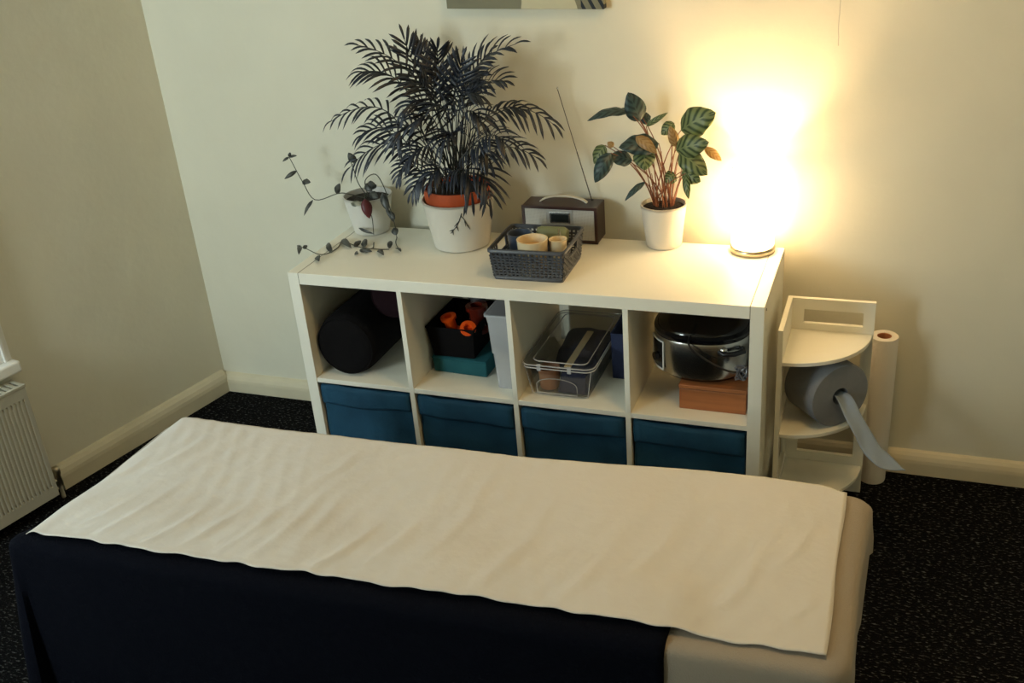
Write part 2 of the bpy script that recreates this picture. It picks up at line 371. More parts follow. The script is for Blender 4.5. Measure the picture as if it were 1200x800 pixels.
VINE_LEAVES = [
 ((-0.146, 0.34, 1.032), (-0.169, 0.33, 1.02), 0.012, 0),
 ((-0.146, 0.34, 1.032), (-0.115, 0.34, 1.039), 0.012, 0),
 ((-0.146, 0.34, 1.032), (-0.139, 0.34, 1.05), 0.012, 0),
 ((-0.125, 0.34, 0.986), (-0.167, 0.32, 0.964), 0.015, 0),
 ((-0.113, 0.34, 0.948), (-0.073, 0.33, 0.952), 0.024, 0),
 ((0.006, 0.35, 0.907), (0.032, 0.34, 0.95), 0.024, 0),
 ((-0.081, 0.34, 0.886), (-0.115, 0.32, 0.837), 0.015, 0),
 ((0.066, 0.4, 1.0), (0.052, 0.39, 1.04), 0.029, 0),
 ((0.136, 0.37, 0.92), (0.137, 0.36, 0.956), 0.035, 0),
 ((0.127, 0.36, 0.911), (0.168, 0.34, 0.905), 0.029, 0),
 ((0.191, 0.33, 0.924), (0.215, 0.31, 0.87), 0.029, 0),
 ((0.216, 0.32, 0.864), (0.236, 0.31, 0.842), 0.018, 0),
 ((0.223, 0.315, 0.81), (0.24, 0.3, 0.792), 0.026, 0),
 ((0.135, 0.308, 0.908), (0.15, 0.296, 0.848), 0.038, 1),
 ((0.083, 0.305, 0.892), (0.131, 0.298, 0.894), 0.026, 2),
 ((0.092, 0.315, 0.803), (0.15, 0.31, 0.79), 0.012, 0),
 ((0.197, 0.33, 0.874), (0.226, 0.32, 0.829), 0.015, 0),
 ((0.099, 0.39, 0.933), (0.126, 0.38, 0.911), 0.029, 0),
 ((0.067, 0.168, 0.77), (0.012, 0.24, 0.778), 0.021, 0),
 ((0.04, 0.282, 0.77), (0.119, 0.209, 0.778), 0.024, 0),
 ((0.116, 0.229, 0.77), (0.12, 0.272, 0.778), 0.018, 0),
 ((0.154, 0.235, 0.77), (0.124, 0.289, 0.778), 0.026, 0),
 ((0.149, 0.203, 0.77), (0.201, 0.183, 0.778), 0.015, 0),
 ((0.145, 0.18, 0.77), (0.172, 0.156, 0.778), 0.015, 0),
 ((0.17, 0.199, 0.77), (0.207, 0.184, 0.778), 0.015, 0),
 ((0.212, 0.213, 0.77), (0.26, 0.162, 0.778), 0.018, 0),
 ((0.242, 0.233, 0.77), (0.223, 0.287, 0.778), 0.018, 0),
 ((0.034, 0.132, 0.77), (0.071, 0.081, 0.778), 0.021, 0),
 ((-0.071, 0.201, 0.77), (-0.03, 0.124, 0.778), 0.018, 0),
 ((-0.053, 0.188, 0.77), (-0.042, 0.2, 0.778), 0.018, 0),
 ((-0.072, 0.209, 0.77), (-0.074, 0.187, 0.778), 0.015, 0),
 ((0.265, 0.237, 0.77), (0.303, 0.199, 0.778), 0.015, 0),
]

# ================================================================ the room
H = 2.55; X1 = 3.0; Y0 = -3.3; Y1 = .496
struct('floor', MB().box(-1.8, X1+.1, Y0-.1, Y1+.1, -.05, 0), M_carpet)
struct('ceiling', MB().box(-1.8, X1+.1, Y0-.1, Y1+.1, H, H+.05), M_ceil)
struct('wall_back', MB().box(-1.0, X1+.1, Y1, Y1+.12, 0, H), M_wall)
struct('wall_right', MB().box(X1, X1+.12, Y0, Y1, 0, H), M_wall)
FW = (-1.46, -.72, 1.15, 2.32)               # unseen window opening, added behind the camera to light the back wall
m = MB(); m.box(-1.8, FW[0], Y0-.12, Y0, 0, H); m.box(FW[1], X1, Y0-.12, Y0, 0, H); m.box(FW[0], FW[1], Y0-.12, Y0, 0, FW[2]); m.box(FW[0], FW[1], Y0-.12, Y0, FW[3], H)
struct('wall_front', m, M_wall)
w2 = tag(bpy.data.objects.new('window_2', None), kind='structure'); COL.objects.link(w2); w2.location = (FW[0], Y0, FW[2])
for a, b in ((FW[2], (FW[2]+FW[3])/2), ((FW[2]+FW[3])/2, FW[3])):
    f = MB(); f.box(FW[0], FW[0]+.04, Y0-.09, Y0-.05, a, b); f.box(FW[1]-.04, FW[1], Y0-.09, Y0-.05, a, b); f.box(FW[0]+.04, FW[1]-.04, Y0-.09, Y0-.05, a, a+.04); f.box(FW[0]+.04, FW[1]-.04, Y0-.09, Y0-.05, b-.04, b)
    s = build('sash', f, M_winframe, w2); build('pane', MB().box(FW[0]+.04, FW[1]-.04, Y0-.072, Y0-.068, a+.04, b-.04), M_glass, s)
build('sill', MB().box(FW[0]-.03, FW[1]+.05, Y0-.04, Y0+.05, FW[2]-.035, FW[2]), M_winframe, w2, bevel=.005)

def wall_xf(): return Matrix(((WT.x, WN.x, 0, W0.x), (WT.y, WN.y, 0, W0.y), (0, 0, 1, 0), (0, 0, 0, 1)))   # (along the wall, out of it, up)
WX = wall_xf()
WIN = (.90, 1.75, .562, 2.25)           # window opening along the wall and up
m = MB(WX)
m.box(-.03, WIN[0], -.22, 0, 0, H); m.box(WIN[1], 4.0, -.22, 0, 0, H)
m.box(WIN[0], WIN[1], -.22, 0, 0, WIN[2]); m.box(WIN[0], WIN[1], -.22, 0, WIN[3], H)
struct('wall_left', m, M_wall)

def base_profile(mb, a, b, h, d, w=.024):
    # bull-nosed skirting: flat face, then a long rounded top running back to the wall
    prof = [(0, 0), (d, 0), (d, h*.52), (d*.93, h*.66), (d*.72, h*.82), (d*.40, h*.94), (0, h)]
    r0 = mb.ring([(a, y, z) for y, z in prof]); r1 = mb.ring([(b, y, z) for y, z in prof])
    mb.bridge(r0, r1, s=False); mb.cap(r0); mb.cap(r1, True)
bx = Matrix(((1, 0, 0, 0), (0, -1, 0, Y1), (0, 0, 1, 0), (0, 0, 0, 1)))
m = MB(bx); base_profile(m, -.735, X1, .080, .024); struct('baseboard_back', m, M_trim)
m = MB(WX); base_profile(m, .012, .800, .092, .028); struct('baseboard_left', m, M_trim)

# windows: casing, sill, sash frames and panes
for wi, WW in enumerate((WIN,)):
    w = tag(bpy.data.objects.new('window_%d' % (wi+1), None), kind='structure'); COL.objects.link(w); w.location = wl(WW[0], 0, WW[2])
    t0, t1, z0, z1 = WW
    for b in ((t0-.066, t0, 0, .022, z0-.03, z1+.07), (t1, t1+.066, 0, .022, z0-.03, z1+.07), (t0, t1, 0, .022, z1, z1+.07)):
        c = build('casing', MB(WX).box(*b), M_winframe, w, bevel=.003)
        if b[1]-b[0] < .1:
            build('casing_bead', MB(WX).box(b[0]+.018, b[0]+.03, .022, .030, z0-.03, z1+.05), M_winframe, c, bevel=.003)
    build('sill', MB(WX).box(t0-.072, t1+.072, -.02, .055, z0-.070, z0-.030), M_winframe, w, bevel=.008, seg=3)
    build('sill_board', MB(WX).box(t0, t1, -.20, .0, z0-.03, z0+.002), M_winframe, w)
    for nm, a, b, y in (('lower_sash', z0, (z0+z1)/2+.02, -.10), ('upper_sash', (z0+z1)/2-.02, z1, -.15)):
        f = MB(WX)
        f.box(t0, t0+.05, y-.04, y, a, b); f.box(t1-.05, t1, y-.04, y, a, b); f.box(t0+.05, t1-.05, y-.04, y, a, a+.05); f.box(t0+.05, t1-.05, y-.04, y, b-.045, b)
        s = build(nm, f, M_winframe, w)
        build('pane', MB(WX).box(t0+.05, t1-.05, y-.023, y-.019, a+.05, b-.045), M_glass, s)

# ================================================================ radiator under the window
RT0, RT1, RZ0, RZ1, RN0, RN1 = .866, 1.95, .045, .462, .035, .102
rad = thing('radiator', 'cream panel radiator with slotted top grille below the window at the left edge', 'radiator', wl(RT0, 0, 0))
npit = 72; pit = (RT1-RT0-.02)/npit
zr = [RZ0, RZ0+.036, RZ0+.042, RZ0+.052, RZ1-.052, RZ1-.042, RZ1-.036, RZ1]; dep = [0, 0, 1, .28, .28, 1, 0, 0]
m = MB(WX); prof = [(0, 0), (.22, 0), (.32, 1), (.68, 1), (.78, 0)]
cols = []
xs = [RT0]+[RT0+.01+pit*(k+u) for k in range(npit) for u, _ in prof]+[RT1]
ds = [0]+[d for k in range(npit) for _, d in prof]+[0]
for x, d in zip(xs, ds): cols.append([m.P((x, RN1-.0050*d*e, z)) for z, e in zip(zr, dep)])
for a, b in zip(cols, cols[1:]):
    for j in range(len(zr)-1): m.F(a[j], b[j], b[j+1], a[j+1])
build('front_panel', m, M_radw, rad, solid=.003, off=0)
boxpart_xf = lambda n, b, mt, p, bev=.002: build(n, MB(WX).box(*b), mt, p, bevel=bev)
boxpart_xf('rear_panel', (RT0+.01, RT1-.01, RN0-.004, RN0+.006, RZ0, RZ1-.01), M_radw, rad)
boxpart_xf('convector_fins', (RT0+.03, RT1-.03, RN0+.012, RN1-.02, RZ0+.04, RZ1-.045), M_dark, rad)
for a in (RT0-.004, RT1+.001): boxpart_xf('side_panel', (a, a+.003, RN0-.004, RN1-.004, RZ0+.01, RZ1+.006), M_radw, rad)
g = MB(WX); g.box(RT0-.004, RT1+.004, RN1-.008, RN1+.003, RZ1+.001, RZ1+.010); g.box(RT0-.004, RT1+.004, RN0-.006, RN0+.006, RZ1+.001, RZ1+.010)
grille = build('top_grille', g, M_radw, rad, bevel=.001)
sl = None; ns = 54
for k in range(ns):
    t = RT0+.004+(RT1-RT0-.008)*k/(ns-1)
    if sl is None:
        sl = build('slat', MB(WX).box(t-.0055, t+.0055, RN0+.006, RN1-.008, RZ1+.003, RZ1+.009), M_radw, grille); first = t
    else:
        c = sl.copy(); COL.objects.link(c); c.parent = grille; c.location = WT*(t-first)
v = MB(WX); v.tube([(RT0-.005, .06, RZ0+.03), (RT0-.03, .06, RZ0+.03), (RT0-.035, .06, RZ0+.02), (RT0-.035, .06, 0)], .0075, 8)
build('valve_pipe', v, M_radw, rad)
build('valve', MB(WX).lathe((RT0-.035, .06, RZ0+.005), [(.012, 0), (.013, .01), (.011, .04), (.014, .043), (.014, .068), (.010, .072)], 12), M_brass, rad)
for t in (1.1, 1.7): boxpart_xf('bracket', (t, t+.03, 0, RN0-.004, .2, .4), M_radw, rad)

# ================================================================ canvas above the plants
pc = thing('canvas_picture', 'unframed canvas print in muted grey above the palm, cut off by the top edge', 'picture', (.675, Y1, 1.47))
PX0, PX1 = .427, .924
def pz(x): return 1.476-(x-PX0)*.0275      # the canvas hangs slightly askew
M_art = mat('canvas_print', rgb(118, 116, 92), .8); nt = M_art.node_tree; N = nt.nodes; L = nt.links
tcx = N.new('ShaderNodeTexCoord'); sx = N.new('ShaderNodeSeparateXYZ'); L.new(tcx.outputs['Object'], sx.inputs[0])
def mth(op, a, b=None):
    n = N.new('ShaderNodeMath'); n.operation = op
    for i, x in enumerate((a, b)):
        if x is None: continue
        if isinstance(x, (int, float)): n.inputs[i].default_value = x
        else: L.new(x, n.inputs[i])
    return n.outputs[0]
nz = N.new('ShaderNodeTexNoise'); nz.inputs['Scale'].default_value = 14; L.new(tcx.outputs['Object'], nz.inputs['Vector'])
xx = mth('ADD', sx.outputs[0], mth('MULTIPLY', mth('SUBTRACT', nz.outputs[0], .5), .06))
pale = mth('MULTIPLY', mth('GREATER_THAN', xx, .0), mth('LESS_THAN', xx, .165))
st = mth('SINE', mth('MULTIPLY', mth('ADD', sx.outputs[0], mth('MULTIPLY', sx.outputs[2], .55)), 210))
dark = mth('MULTIPLY', mth('GREATER_THAN', sx.outputs[0], .180), mth('GREATER_THAN', st, .35))
x1 = N.new('ShaderNodeMix'); x1.data_type = 'RGBA'; L.new(pale, x1.inputs[0]); x1.inputs[6].default_value = (.20, .195, .13, 1); x1.inputs[7].default_value = (.55, .52, .36, 1)
x2 = N.new('ShaderNodeMix'); x2.data_type = 'RGBA'; L.new(dark, x2.inputs[0]); L.new(x1.outputs[2], x2.inputs[6]); x2.inputs[7].default_value = (.012, .02, .03, 1)
L.new(x2.outputs[2], N['Principled BSDF'].inputs['Base Color'])
m = MB(); yf, yb = Y1-.032, Y1-.002; tz = .36
m.hexa([(PX0, yf, pz(PX0)), (PX1, yf, pz(PX1)), (PX1, yb, pz(PX1)), (PX0, yb, pz(PX0))], [(PX0+.01, yf, pz(PX0)+tz), (PX1+.01, yf, pz(PX1)+tz), (PX1+.01, yb, pz(PX1)+tz), (PX0+.01, yb, pz(PX0)+tz)])
build('canvas', m, M_art, pc, bevel=.002)

# ================================================================ cube shelving unit
SW, SH, SD = 1.466, .765, .438; T = .038; D = .016
CW = (SW-2*T-3*D)/4; CX = [T+(CW+D)*i for i in range(4)]; SZ = .394   # shelf surface height
su = thing('shelving_unit', 'low white cube shelving unit, two rows of four, against the back wall', 'shelf', (SW/2, SD/2, 0))
for a in (0, SW-T): boxpart('side_panel', M_white, su, a, a+T-.0006, 0, SD, 0, SH)
boxpart('top_panel', M_white, su, T+.0006, SW-T-.0006, 0, SD, SH-T, SH-.0003)
boxpart('bottom_panel', M_white, su, T, SW-T, 0, SD, .0, T)
for i in range(3): boxpart('divider', M_white, su, CX[i]+CW, CX[i]+CW+D, .001, SD-.001, T, SH-T, bevel=.0008)
for i in range(4): boxpart('shelf_board', M_white, su, CX[i], CX[i]+CW, .002, SD-.001, SZ-D, SZ, bevel=.0008)
for a in (T, SW-T): build('panel_seam', MB().box(a-.0007, a+.0007, -.0002, SD, SH-T, SH+.0001), M_seam, su)
build('side_screw', MB().lathe((SW, .03, SH-.019), [(.004, 0), (.004, .0012)], 10, ax=Matrix.Rotation(PI/2, 3, 'Y')), M_seam, su)

# ---- four fabric bins in the bottom row
binlab = ['petrol blue fabric bin in the bottom row, leftmost, under the black bolster',
          'petrol blue fabric bin in the bottom row, under the box of orange items',
          'petrol blue fabric bin in the bottom row, under the clear lidded box',
          'petrol blue fabric bin in the bottom row, rightmost, under the slow cooker']
for i in range(4):
    x0 = CX[i]+.006; x1 = CX[i]+CW-.006; top = SZ-D-.012; zb = T
    b = thing('fabric_bin', binlab[i], 'storage bin', ((x0+x1)/2, SD/2, zb), 'fabric bins in the bottom row')
    rr = random.Random(i); ph = rr.random()*6; tilt = rr.uniform(-.008, .006) if i else -.001
    m = MB()                               # body, open at the top
    def wob(x, z): return .0035*math.sin(9*x+ph)*math.sin(14*z)+.002*math.sin(31*x+ph*2)
    g0 = m.grid(14, 8, lambda u, v: (x0+(x1-x0)*u, .016+wob(x0+.3*u, v), zb+(top-.02-zb)*v))
    m.box(x0, x0+.003, .018, SD-.03, zb, top-.02); m.box(x1-.003, x1, .018, SD-.03, zb, top-.02)
    m.box(x0, x1, SD-.033, SD-.03, zb, top-.02); m.box(x0, x1, .018, SD-.03, zb, zb+.004)
    build('bin_body', m, M_bin, b)
    def lipf(u, v):
        x = x0+(x1-x0)*u
        zt = top+tilt*(u-.5)-.004*math.sin(PI*u)*(1 if i % 2 else .4)+.0015*math.sin(17*u+ph)
        zl = top-.066-.006*math.sin(PI*u+ph*.1)-.003*math.sin(7*u+ph)-(.010*u if i in (1, 3) else 0)
        z = zt+(zl-zt)*min(1, max(0, (v-.15)/.85)); y = .010+wob(x, z)*.6-.002*math.sin(PI*min(1, v*1.05))
        if v < .15: y += (.15-v)/.15*.02; z = zt+.0008
        return (x, y-.004, z)
    m = MB(); m.grid(16, 9, lipf); build('folded_lip', m, M_bin, b, solid=.0035, off=1)
    boxpart('lid_board', M_bin, b, x0+.002, x1-.002, .02, SD-.03, top-.010, top-.004)

# ---- cell 1: black bolster with a maroon one on it
Y90 = Matrix.Rotation(-PI/2, 3, 'X')       # lathe axis along +Y
def bolster(name, lab, c, r, y0, y1, m_, grp=None):
    o = thing(name, lab, 'bolster', (c[0], y0, c[1]-r), grp); n = y1-y0
    pr = [(r*.0+.002, .006), (r*.55, .003), (r*.82, .004), (r*.94, .014), (r*.99, .035), (r, .06), (r, n-.05), (r*.94, n-.01), (r*.5, n)]
    build('cushion', MB().lathe((c[0], y0, c[1]), pr, 40, ax=Y90), m_, o)
    build('piping', MB().tube([(c[0]+r*.90*math.cos(a), y0+.008, c[1]+r*.90*math.sin(a)) for a in [2*PI*k/36 for k in range(37)]], .0022, 5), m_, o)
bolster('bolster', 'black cloth bolster lying end-on in the leftmost upper cube', (.143, SZ+.1085), .108, .028, .40, M_blackcloth)
bolster('bolster', 'dark maroon bolster wedged behind the black one in the leftmost upper cube', (.278, SZ+.248), .078, .13, .41, M_maroon)

# ---- cell 2: teal cloth box, black box with spools, clear holder
cx = CX[1]
tb = thing('cloth_box_lid', 'flat teal cloth box lying under the black box in the second upper cube', 'box', (.50, .24, SZ))
R5 = Matrix.Translation((.50, .24, 0)) @ Matrix.Rotation(math.radians(0), 4, 'Z')
m = MB(); m.hexa([(.406, .128, SZ), (.594, .118, SZ), (.596, .39, SZ), (.408, .39, SZ)], [(.404, .125, SZ+.058), (.597, .115, SZ+.056), (.599, .39, SZ+.056), (.405, .39, SZ+.058)])
build('box_body', m, M_teal, tb, bevel=.005, seg=3)
build('hem', MB().tube([(.404, .124, SZ+.053), (.50, .117, SZ+.051), (.597, .114, SZ+.051)], .0022, 5), M_teal, tb)
zb = SZ+.0585
bb = thing('black_box', 'open black fabric box holding orange spools on the flat teal box', 'box', (.48, .24, zb))
def taperbox(mb, b, t, z0, z1, th=.003):
    # open box from a bottom and a top rectangle (x0,x1,y0,y1)
    def r(q, z, i): return mb.ring([(q[0]+i, q[2]+i, z), (q[1]-i, q[2]+i, z), (q[1]-i, q[3]-i, z), (q[0]+i, q[3]-i, z)])
    o0 = r(b, z0, 0); o1 = r(t, z1, 0); i1 = r(t, z1, th); i0 = r(b, z0+th, th)
    mb.bridge(o0, o1, False); mb.bridge(o1, i1, False); mb.bridge(i1, i0, False); mb.cap(o0, True); mb.cap(i0)
m = MB(); taperbox(m, (.412, .552, .128, .330), (.398, .562, .118, .345), zb, zb+.104); build('box_body', m, M_blackcloth, bb, bevel=.003)
m = MB(); m.tube([(.398, .118, zb+.104), (.562, .118, zb+.104), (.562, .345, zb+.104), (.398, .345, zb+.104), (.398, .118, zb+.104)], .0028, 6); build('rim_binding', m, M_blackcloth, bb)
def spool(lab, c, r, h, m1, m2, tilt, name='spool'):
    o = thing(name, lab, 'spool', (c[0], c[1], c[2]), 'spools in the black box')
    ax = Matrix.Rotation(math.radians(tilt[0]), 3, 'X') @ Matrix.Rotation(math.radians(tilt[1]), 3, 'Y')
    build('flange', MB().lathe(c, [(r, 0), (r, h*.15), (r*.72, h*.2)], 20, ax=ax), m1, o)
    build('core', MB().lathe(c, [(r*.7, h*.18), (r*.7, h*.82)], 20, ax=ax, close0=False, close1=False), m1, o)
    build('flange', MB().lathe(c, [(r*.72, h*.8), (r, h*.85), (r, h), (r*.55, h*1.02), (r*.5, h*.8)], 20, ax=ax), m2, o)
spool('bright orange spool at the left in the black box', (.462, .185, zb+.06), .026, .062, M_orange, M_orange, (10, -8))
spool('bright orange spool lying at the front right in the black box', (.522, .160, zb+.068), .026, .05, M_orange, M_orange, (35, 20))
spool('dark red round jar standing behind the orange spools', (.535, .222, zb+.055), .036, .09, M_jarred, M_jarred, (0, 0), 'jar')
spool('grey round tub at the back of the black box', (.512, .292, zb+.070), .036, .09, M_grey, M_grey, (0, 0), 'tub')
# filler that carries them
build('folded_cloth', MB().box(.414, .550, .130, .328, zb+.005, zb+.054), M_blackcloth, bb, bevel=.01)
ch = thing('clear_holder', 'tall frosted clear plastic holder at the right of the second upper cube', 'holder', (.680, .12, SZ))
m = MB()
def rr_(x0, x1, y0, y1, z, r=.012, n=4):
    p = []
    for cx_, cy_, a0 in ((x1-r, y1-r, 0), (x0+r, y1-r, 90), (x0+r, y0+r, 180), (x1-r, y0+r, 270)):
        for k in range(n+1):
            a = math.radians(a0+90*k/n); p.append((cx_+r*math.cos(a), cy_+r*math.sin(a), z))
    return p
lv = [(SZ, .650, .706, .065, .20), (SZ+.12, .646, .712, .058, .21), (SZ+.124, .643, .714, .055, .213), (SZ+.225, .640, .718, .05, .22), (SZ+.25, .636, .721, .046, .226), (SZ+.256, .634, .722, .044, .228)]
rs = [m.ring(rr_(a, b, c, d, z)) for z, a, b, c, d in lv]
for a, b in zip(rs, rs[1:]): m.bridge(a, b)
m.cap(rs[0], True); build('holder_body', m, M_frost, ch, solid=.002)
m = MB(); a = m.ring(rr_(.6325, .7235, .0425, .2295, SZ+.252)); b = m.ring(rr_(.6325, .7235, .0425, .2295, SZ+.2585)); m.bridge(a, b); c = m.ring(rr_(.637, .719, .047, .225, SZ+.2585)); m.bridge(b, c, False); d = m.ring(rr_(.637, .719, .047, .225, SZ+.252)); m.bridge(c, d)
m.bridge(d, a, False); build('rim', m, M_frost, ch)

# ---- cell 3: clear lidded box with cloth and card inside
cb = thing('clear_lidded_box', 'clear plastic lidded box of odds and ends in the third upper cube', 'box', (.86, .2, SZ))
m = MB(); z1 = SZ+.108
lv = [(SZ+.001, .776, .946, .054, .405, .02), (SZ+.006, .770, .950, .048, .41, .022), (SZ+.075, .760, .962, .036, .418, .026), (SZ+.080, .755, .967, .032, .42, .028), (z1, .752, .970, .030, .422, .03)]
rs = [m.ring(rr_(a, b, c, d, z, r, 5)) for z, a, b, c, d, r in lv]
for a, b in zip(rs, rs[1:]): m.bridge(a, b)
m.cap(rs[0], True); build('tub', m, M_clear, cb)
m = MB(); lv = [(z1-.004, .748, .975, .026, .426, .032), (z1+.006, .748, .975, .026, .426, .032), (z1+.009, .752, .971, .030, .422, .03), (z1+.006, .762, .961, .040, .412, .026), (z1+.006, .775, .948, .053, .40, .022), (z1+.014, .785, .938, .063, .39, .02)]
rs = [m.ring(rr_(a, b, c, d, z, r, 5)) for z, a, b, c, d, r in lv]
for a, b in zip(rs, rs[1:]): m.bridge(a, b)
m.cap(rs[-1]); build('lid', m, M_clear, cb)
for zz, q in ((z1-.003, (.7475, .9755, .0255, .4265)), (z1+.006, (.7475, .9755, .0255, .4265)), (z1+.007, (.776, .947, .054, .399))):
    pp = rr_(*q, zz, .03 if q[0] < .76 else .022, 5); build('lid_rim', MB().tube(pp+pp[:1], .0018, 5), M_rim, cb)
pp = rr_(.7755, .9465, .0535, .4055, SZ+.003, .02, 5); build('base_edge', MB().tube(pp+pp[:1], .0015, 5), M_rim, cb)
for xx, xt in ((.772, .757), (.948, .965)): build('corner_edge', MB().tube([(xx, .052, SZ+.006), (xt, .040, z1-.006)], .0014, 5), M_rim, cb)
m = MB(); m.tube([(.790, .0462, SZ+.012), (.791, .041, SZ+.045)]+[(.855-.063*math.cos(a), .0385, SZ+.045+.022*math.sin(a)) for a in [PI*k/12 for k in range(13)]]+[(.918, .041, SZ+.045), (.917, .0462, SZ+.012), (.79, .0462, SZ+.012)], .0013, 5); build('moulded_arch', m, M_rim, cb)
for a in (.80, .895):
    build('lid_clip', MB().box(a, a+.012, .0245, .030, z1-.012, z1+.010), M_frost, cb, bevel=.001)
def lump(name, lab, cat, b, m_, amp, seed, grp=None):
    x0, x1, y0, y1, z0, z1_ = b; r = random.Random(seed); a1, a2 = r.random()*6, r.random()*6
    mm = MB(); n = 10
    def top(u, v):
        e = min(u, 1-u, v, 1-v); k = min(1, e/.18); k = math.sqrt(max(0, 1-(1-k)**2))
        return (x0+(x1-x0)*u, y0+(y1-y0)*v, z0+.004+(z1_-z0-.004)*k*(1+amp*math.sin(9*u+a1)*math.cos(8*v+a2)))
    mm.grid(n, n, top); mm.box(x0+.002, x1-.002, y0+.002, y1-.002, z0, z0+.004)
    return tag(build(name, mm, m_, loc=((x0+x1)/2, (y0+y1)/2, z0)), lab, cat, grp)
tag(build('card_pot', MB().lathe((.812, .10, SZ+.008), [(.030, 0), (.034, .066), (.031, .066), (.028, .01)], 20), M_cork, loc=(.812, .10, SZ+.008)), 'brown card pot at the front of the clear lidded box', 'pot')
lump('folded_cloth', 'navy folded cloth at the front right in the clear lidded box', 'cloth', (.850, .945, .062, .20, SZ+.008, SZ+.076), M_navy, .06, 3)
lump('folded_cloth', 'dark navy cloth filling the back of the clear lidded box', 'cloth', (.790, .945, .205, .395, SZ+.008, SZ+.085), M_navy, .1, 5)
tag(build('cream_strip', MB().box(.872, .892, .07, .32, SZ+.093, SZ+.097), M_cream, loc=(.88, .2, SZ+.09)), 'pale flat strip on top inside the clear lidded box', 'strip')
nb = thing('navy_box', 'narrow navy fabric box standing behind the clear lidded box', 'box', (1.025, .3, SZ))
m = MB(); taperbox(m, (.985, 1.070, .200, .40), (.984, 1.073, .197, .405), SZ, SZ+.155); build('box_body', m, M_navy, nb, bevel=.003)
build('rim_binding', MB().tube([(.984, .197, SZ+.155), (1.073, .197, SZ+.155), (1.073, .405, SZ+.155), (.984, .405, SZ+.155), (.984, .197, SZ+.155)], .002, 5), M_navy, nb)

# ---- cell 4: slow cooker on a wooden box
wb = thing('wooden_box', 'orange-brown wooden box under the slow cooker', 'box', (1.318, .16, SZ))
wz = SZ+.080
boxpart('box_body', M_woodbox, wb, 1.223, 1.415, .062, .27, SZ, wz-.014, bevel=.002)
boxpart('box_lid', M_woodbox, wb, 1.2215, 1.4165, .060, .272, wz-.012, wz, bevel=.002)
boxpart('lid_gap', M_dark, wb, 1.225, 1.413, .064, .268, wz-.015, wz-.011)
sk = thing('slow_cooker', 'oval silver and black slow cooker with a rolled-up cord on the wooden box', 'cooker', (1.293, .215, wz))
def on_oval(a, z, s=1.012):
    c, d = math.cos(a), math.sin(a); e = .84
    return Vector((1.270+.142*s*math.copysign(abs(c)**e, c), .192+.137*s*math.copysign(abs(d)**e, d), z))
OV = lambda s, z: [on_oval(2*PI*k/64, z, s) for k in range(64)]
def oval(name, prof, m_, par, capa=True, capb=True):
    mm = MB(); rs = [mm.ring(OV(s, z)) for s, z in prof]
    for a, b in zip(rs, rs[1:]): mm.bridge(a, b)
    if capa: mm.cap(rs[0], True)
    if capb: mm.cap(rs[-1])
    return build(name, mm, m_, par)
oval('base', [(.72, wz), (.80, wz+.003), (.88, wz+.020)], M_cookblk, sk)
oval('housing', [(.86, wz+.014), (.955, wz+.022), (.985, wz+.045), (1.0, wz+.085), (1.0, wz+.128), (.985, wz+.134)], M_steel, sk, False)
oval('crock_rim', [(.94, wz+.130), (1.0, wz+.138), (1.0, wz+.148), (.93, wz+.154), (.90, wz+.150)], M_cookblk, sk)
oval('glass_lid', [(.92, wz+.154), (.90, wz+.162), (.70, wz+.176), (.35, wz+.186), (.02, wz+.188)], M_glasslid, sk)
build('lid_knob', MB().lathe((1.270, .192, wz+.188), [(.014, 0), (.012, .012), (.022, .018), (.022, .026), (.014, .031)], 20), M_black, sk)
def patch(name, a0, a1, z0, z1, m_, s, par=sk):
    mm = MB(); mm.grid(8, 2, lambda u, v: on_oval(a0+(a1-a0)*u, z0+(z1-z0)*v, s)); return build(name, mm, m_, par, solid=.001, off=0)
pa0, pa1 = math.radians(200), math.radians(232)
cp = patch('control_panel', pa0, pa1, wz+.034, wz+.122, M_cookblk, 1.012)
ol = [(pa0, .034), (pa1, .034), (pa1, .122), (pa0, .122), (pa0, .034)]
fr = []
for (a, z), (b, y) in zip(ol, ol[1:]): fr += [on_oval(a+(b-a)*k/8, wz+z+(y-z)*k/8, 1.018) for k in range(8)]
build('panel_frame', MB().tube(fr+[fr[0]], .0026, 5), M_winframe, cp)
build('panel_dial', MB().lathe(on_oval((pa0+pa1)/2, wz+.065, 1.012), [(.013, 0), (.012, .010)], 16, ax=Vector((math.cos(3.8), math.sin(3.8), 0)).to_track_quat('Z', 'Y').to_matrix()), M_black, cp)
hc = on_oval(math.radians(-50), wz+.112, 1.0)
hn = Vector((math.cos(math.radians(-58)), math.sin(math.radians(-58)), 0)); hs = Vector((-hn.y, hn.x, 0))
build('side_handle', MB().tube([hc-hs*.034-hn*.004, hc-hs*.030+hn*.016, hc+hn*.022, hc+hs*.030+hn*.016, hc+hs*.034-hn*.004], .0075, 8), M_black, sk)
hc2 = on_oval(math.radians(172), wz+.112, 1.0)
build('handle_boss', MB().lathe(hc+Vector((-.02, -.006, .004)), [(.010, 0), (.010, .012), (.006, .016)], 14, ax=Vector((.2, -1, .1)).to_track_quat('Z', 'Y').to_matrix()), M_chrome, sk)
# the flex: over the side and tied into a bundle at the right
q0 = Vector((1.252, .035, wz+.152)); kx = Vector((1.402, .043, wz+.066))
cord = catmull([(1.262, .12, wz+.17), (1.255, .042, wz+.142), (1.30, .0325, wz+.105), (1.36, .034, wz+.075), kx], 6)
cdp = build('power_cord', MB().tube(cord, .0032, 6), M_black, sk)
bn = MB(); kn = []
for k in range(90):
    a = k*.62; kn.append(kx+Vector((.013*math.cos(a)+.003*math.sin(a*.37), .008*math.sin(a*1.31), .019*math.sin(a*.83+.5))))
bn.tube(kn, .0030, 5); build('cord_bundle', bn, mat('grey_flex', (.10, .10, .11, 1), .3), cdp)

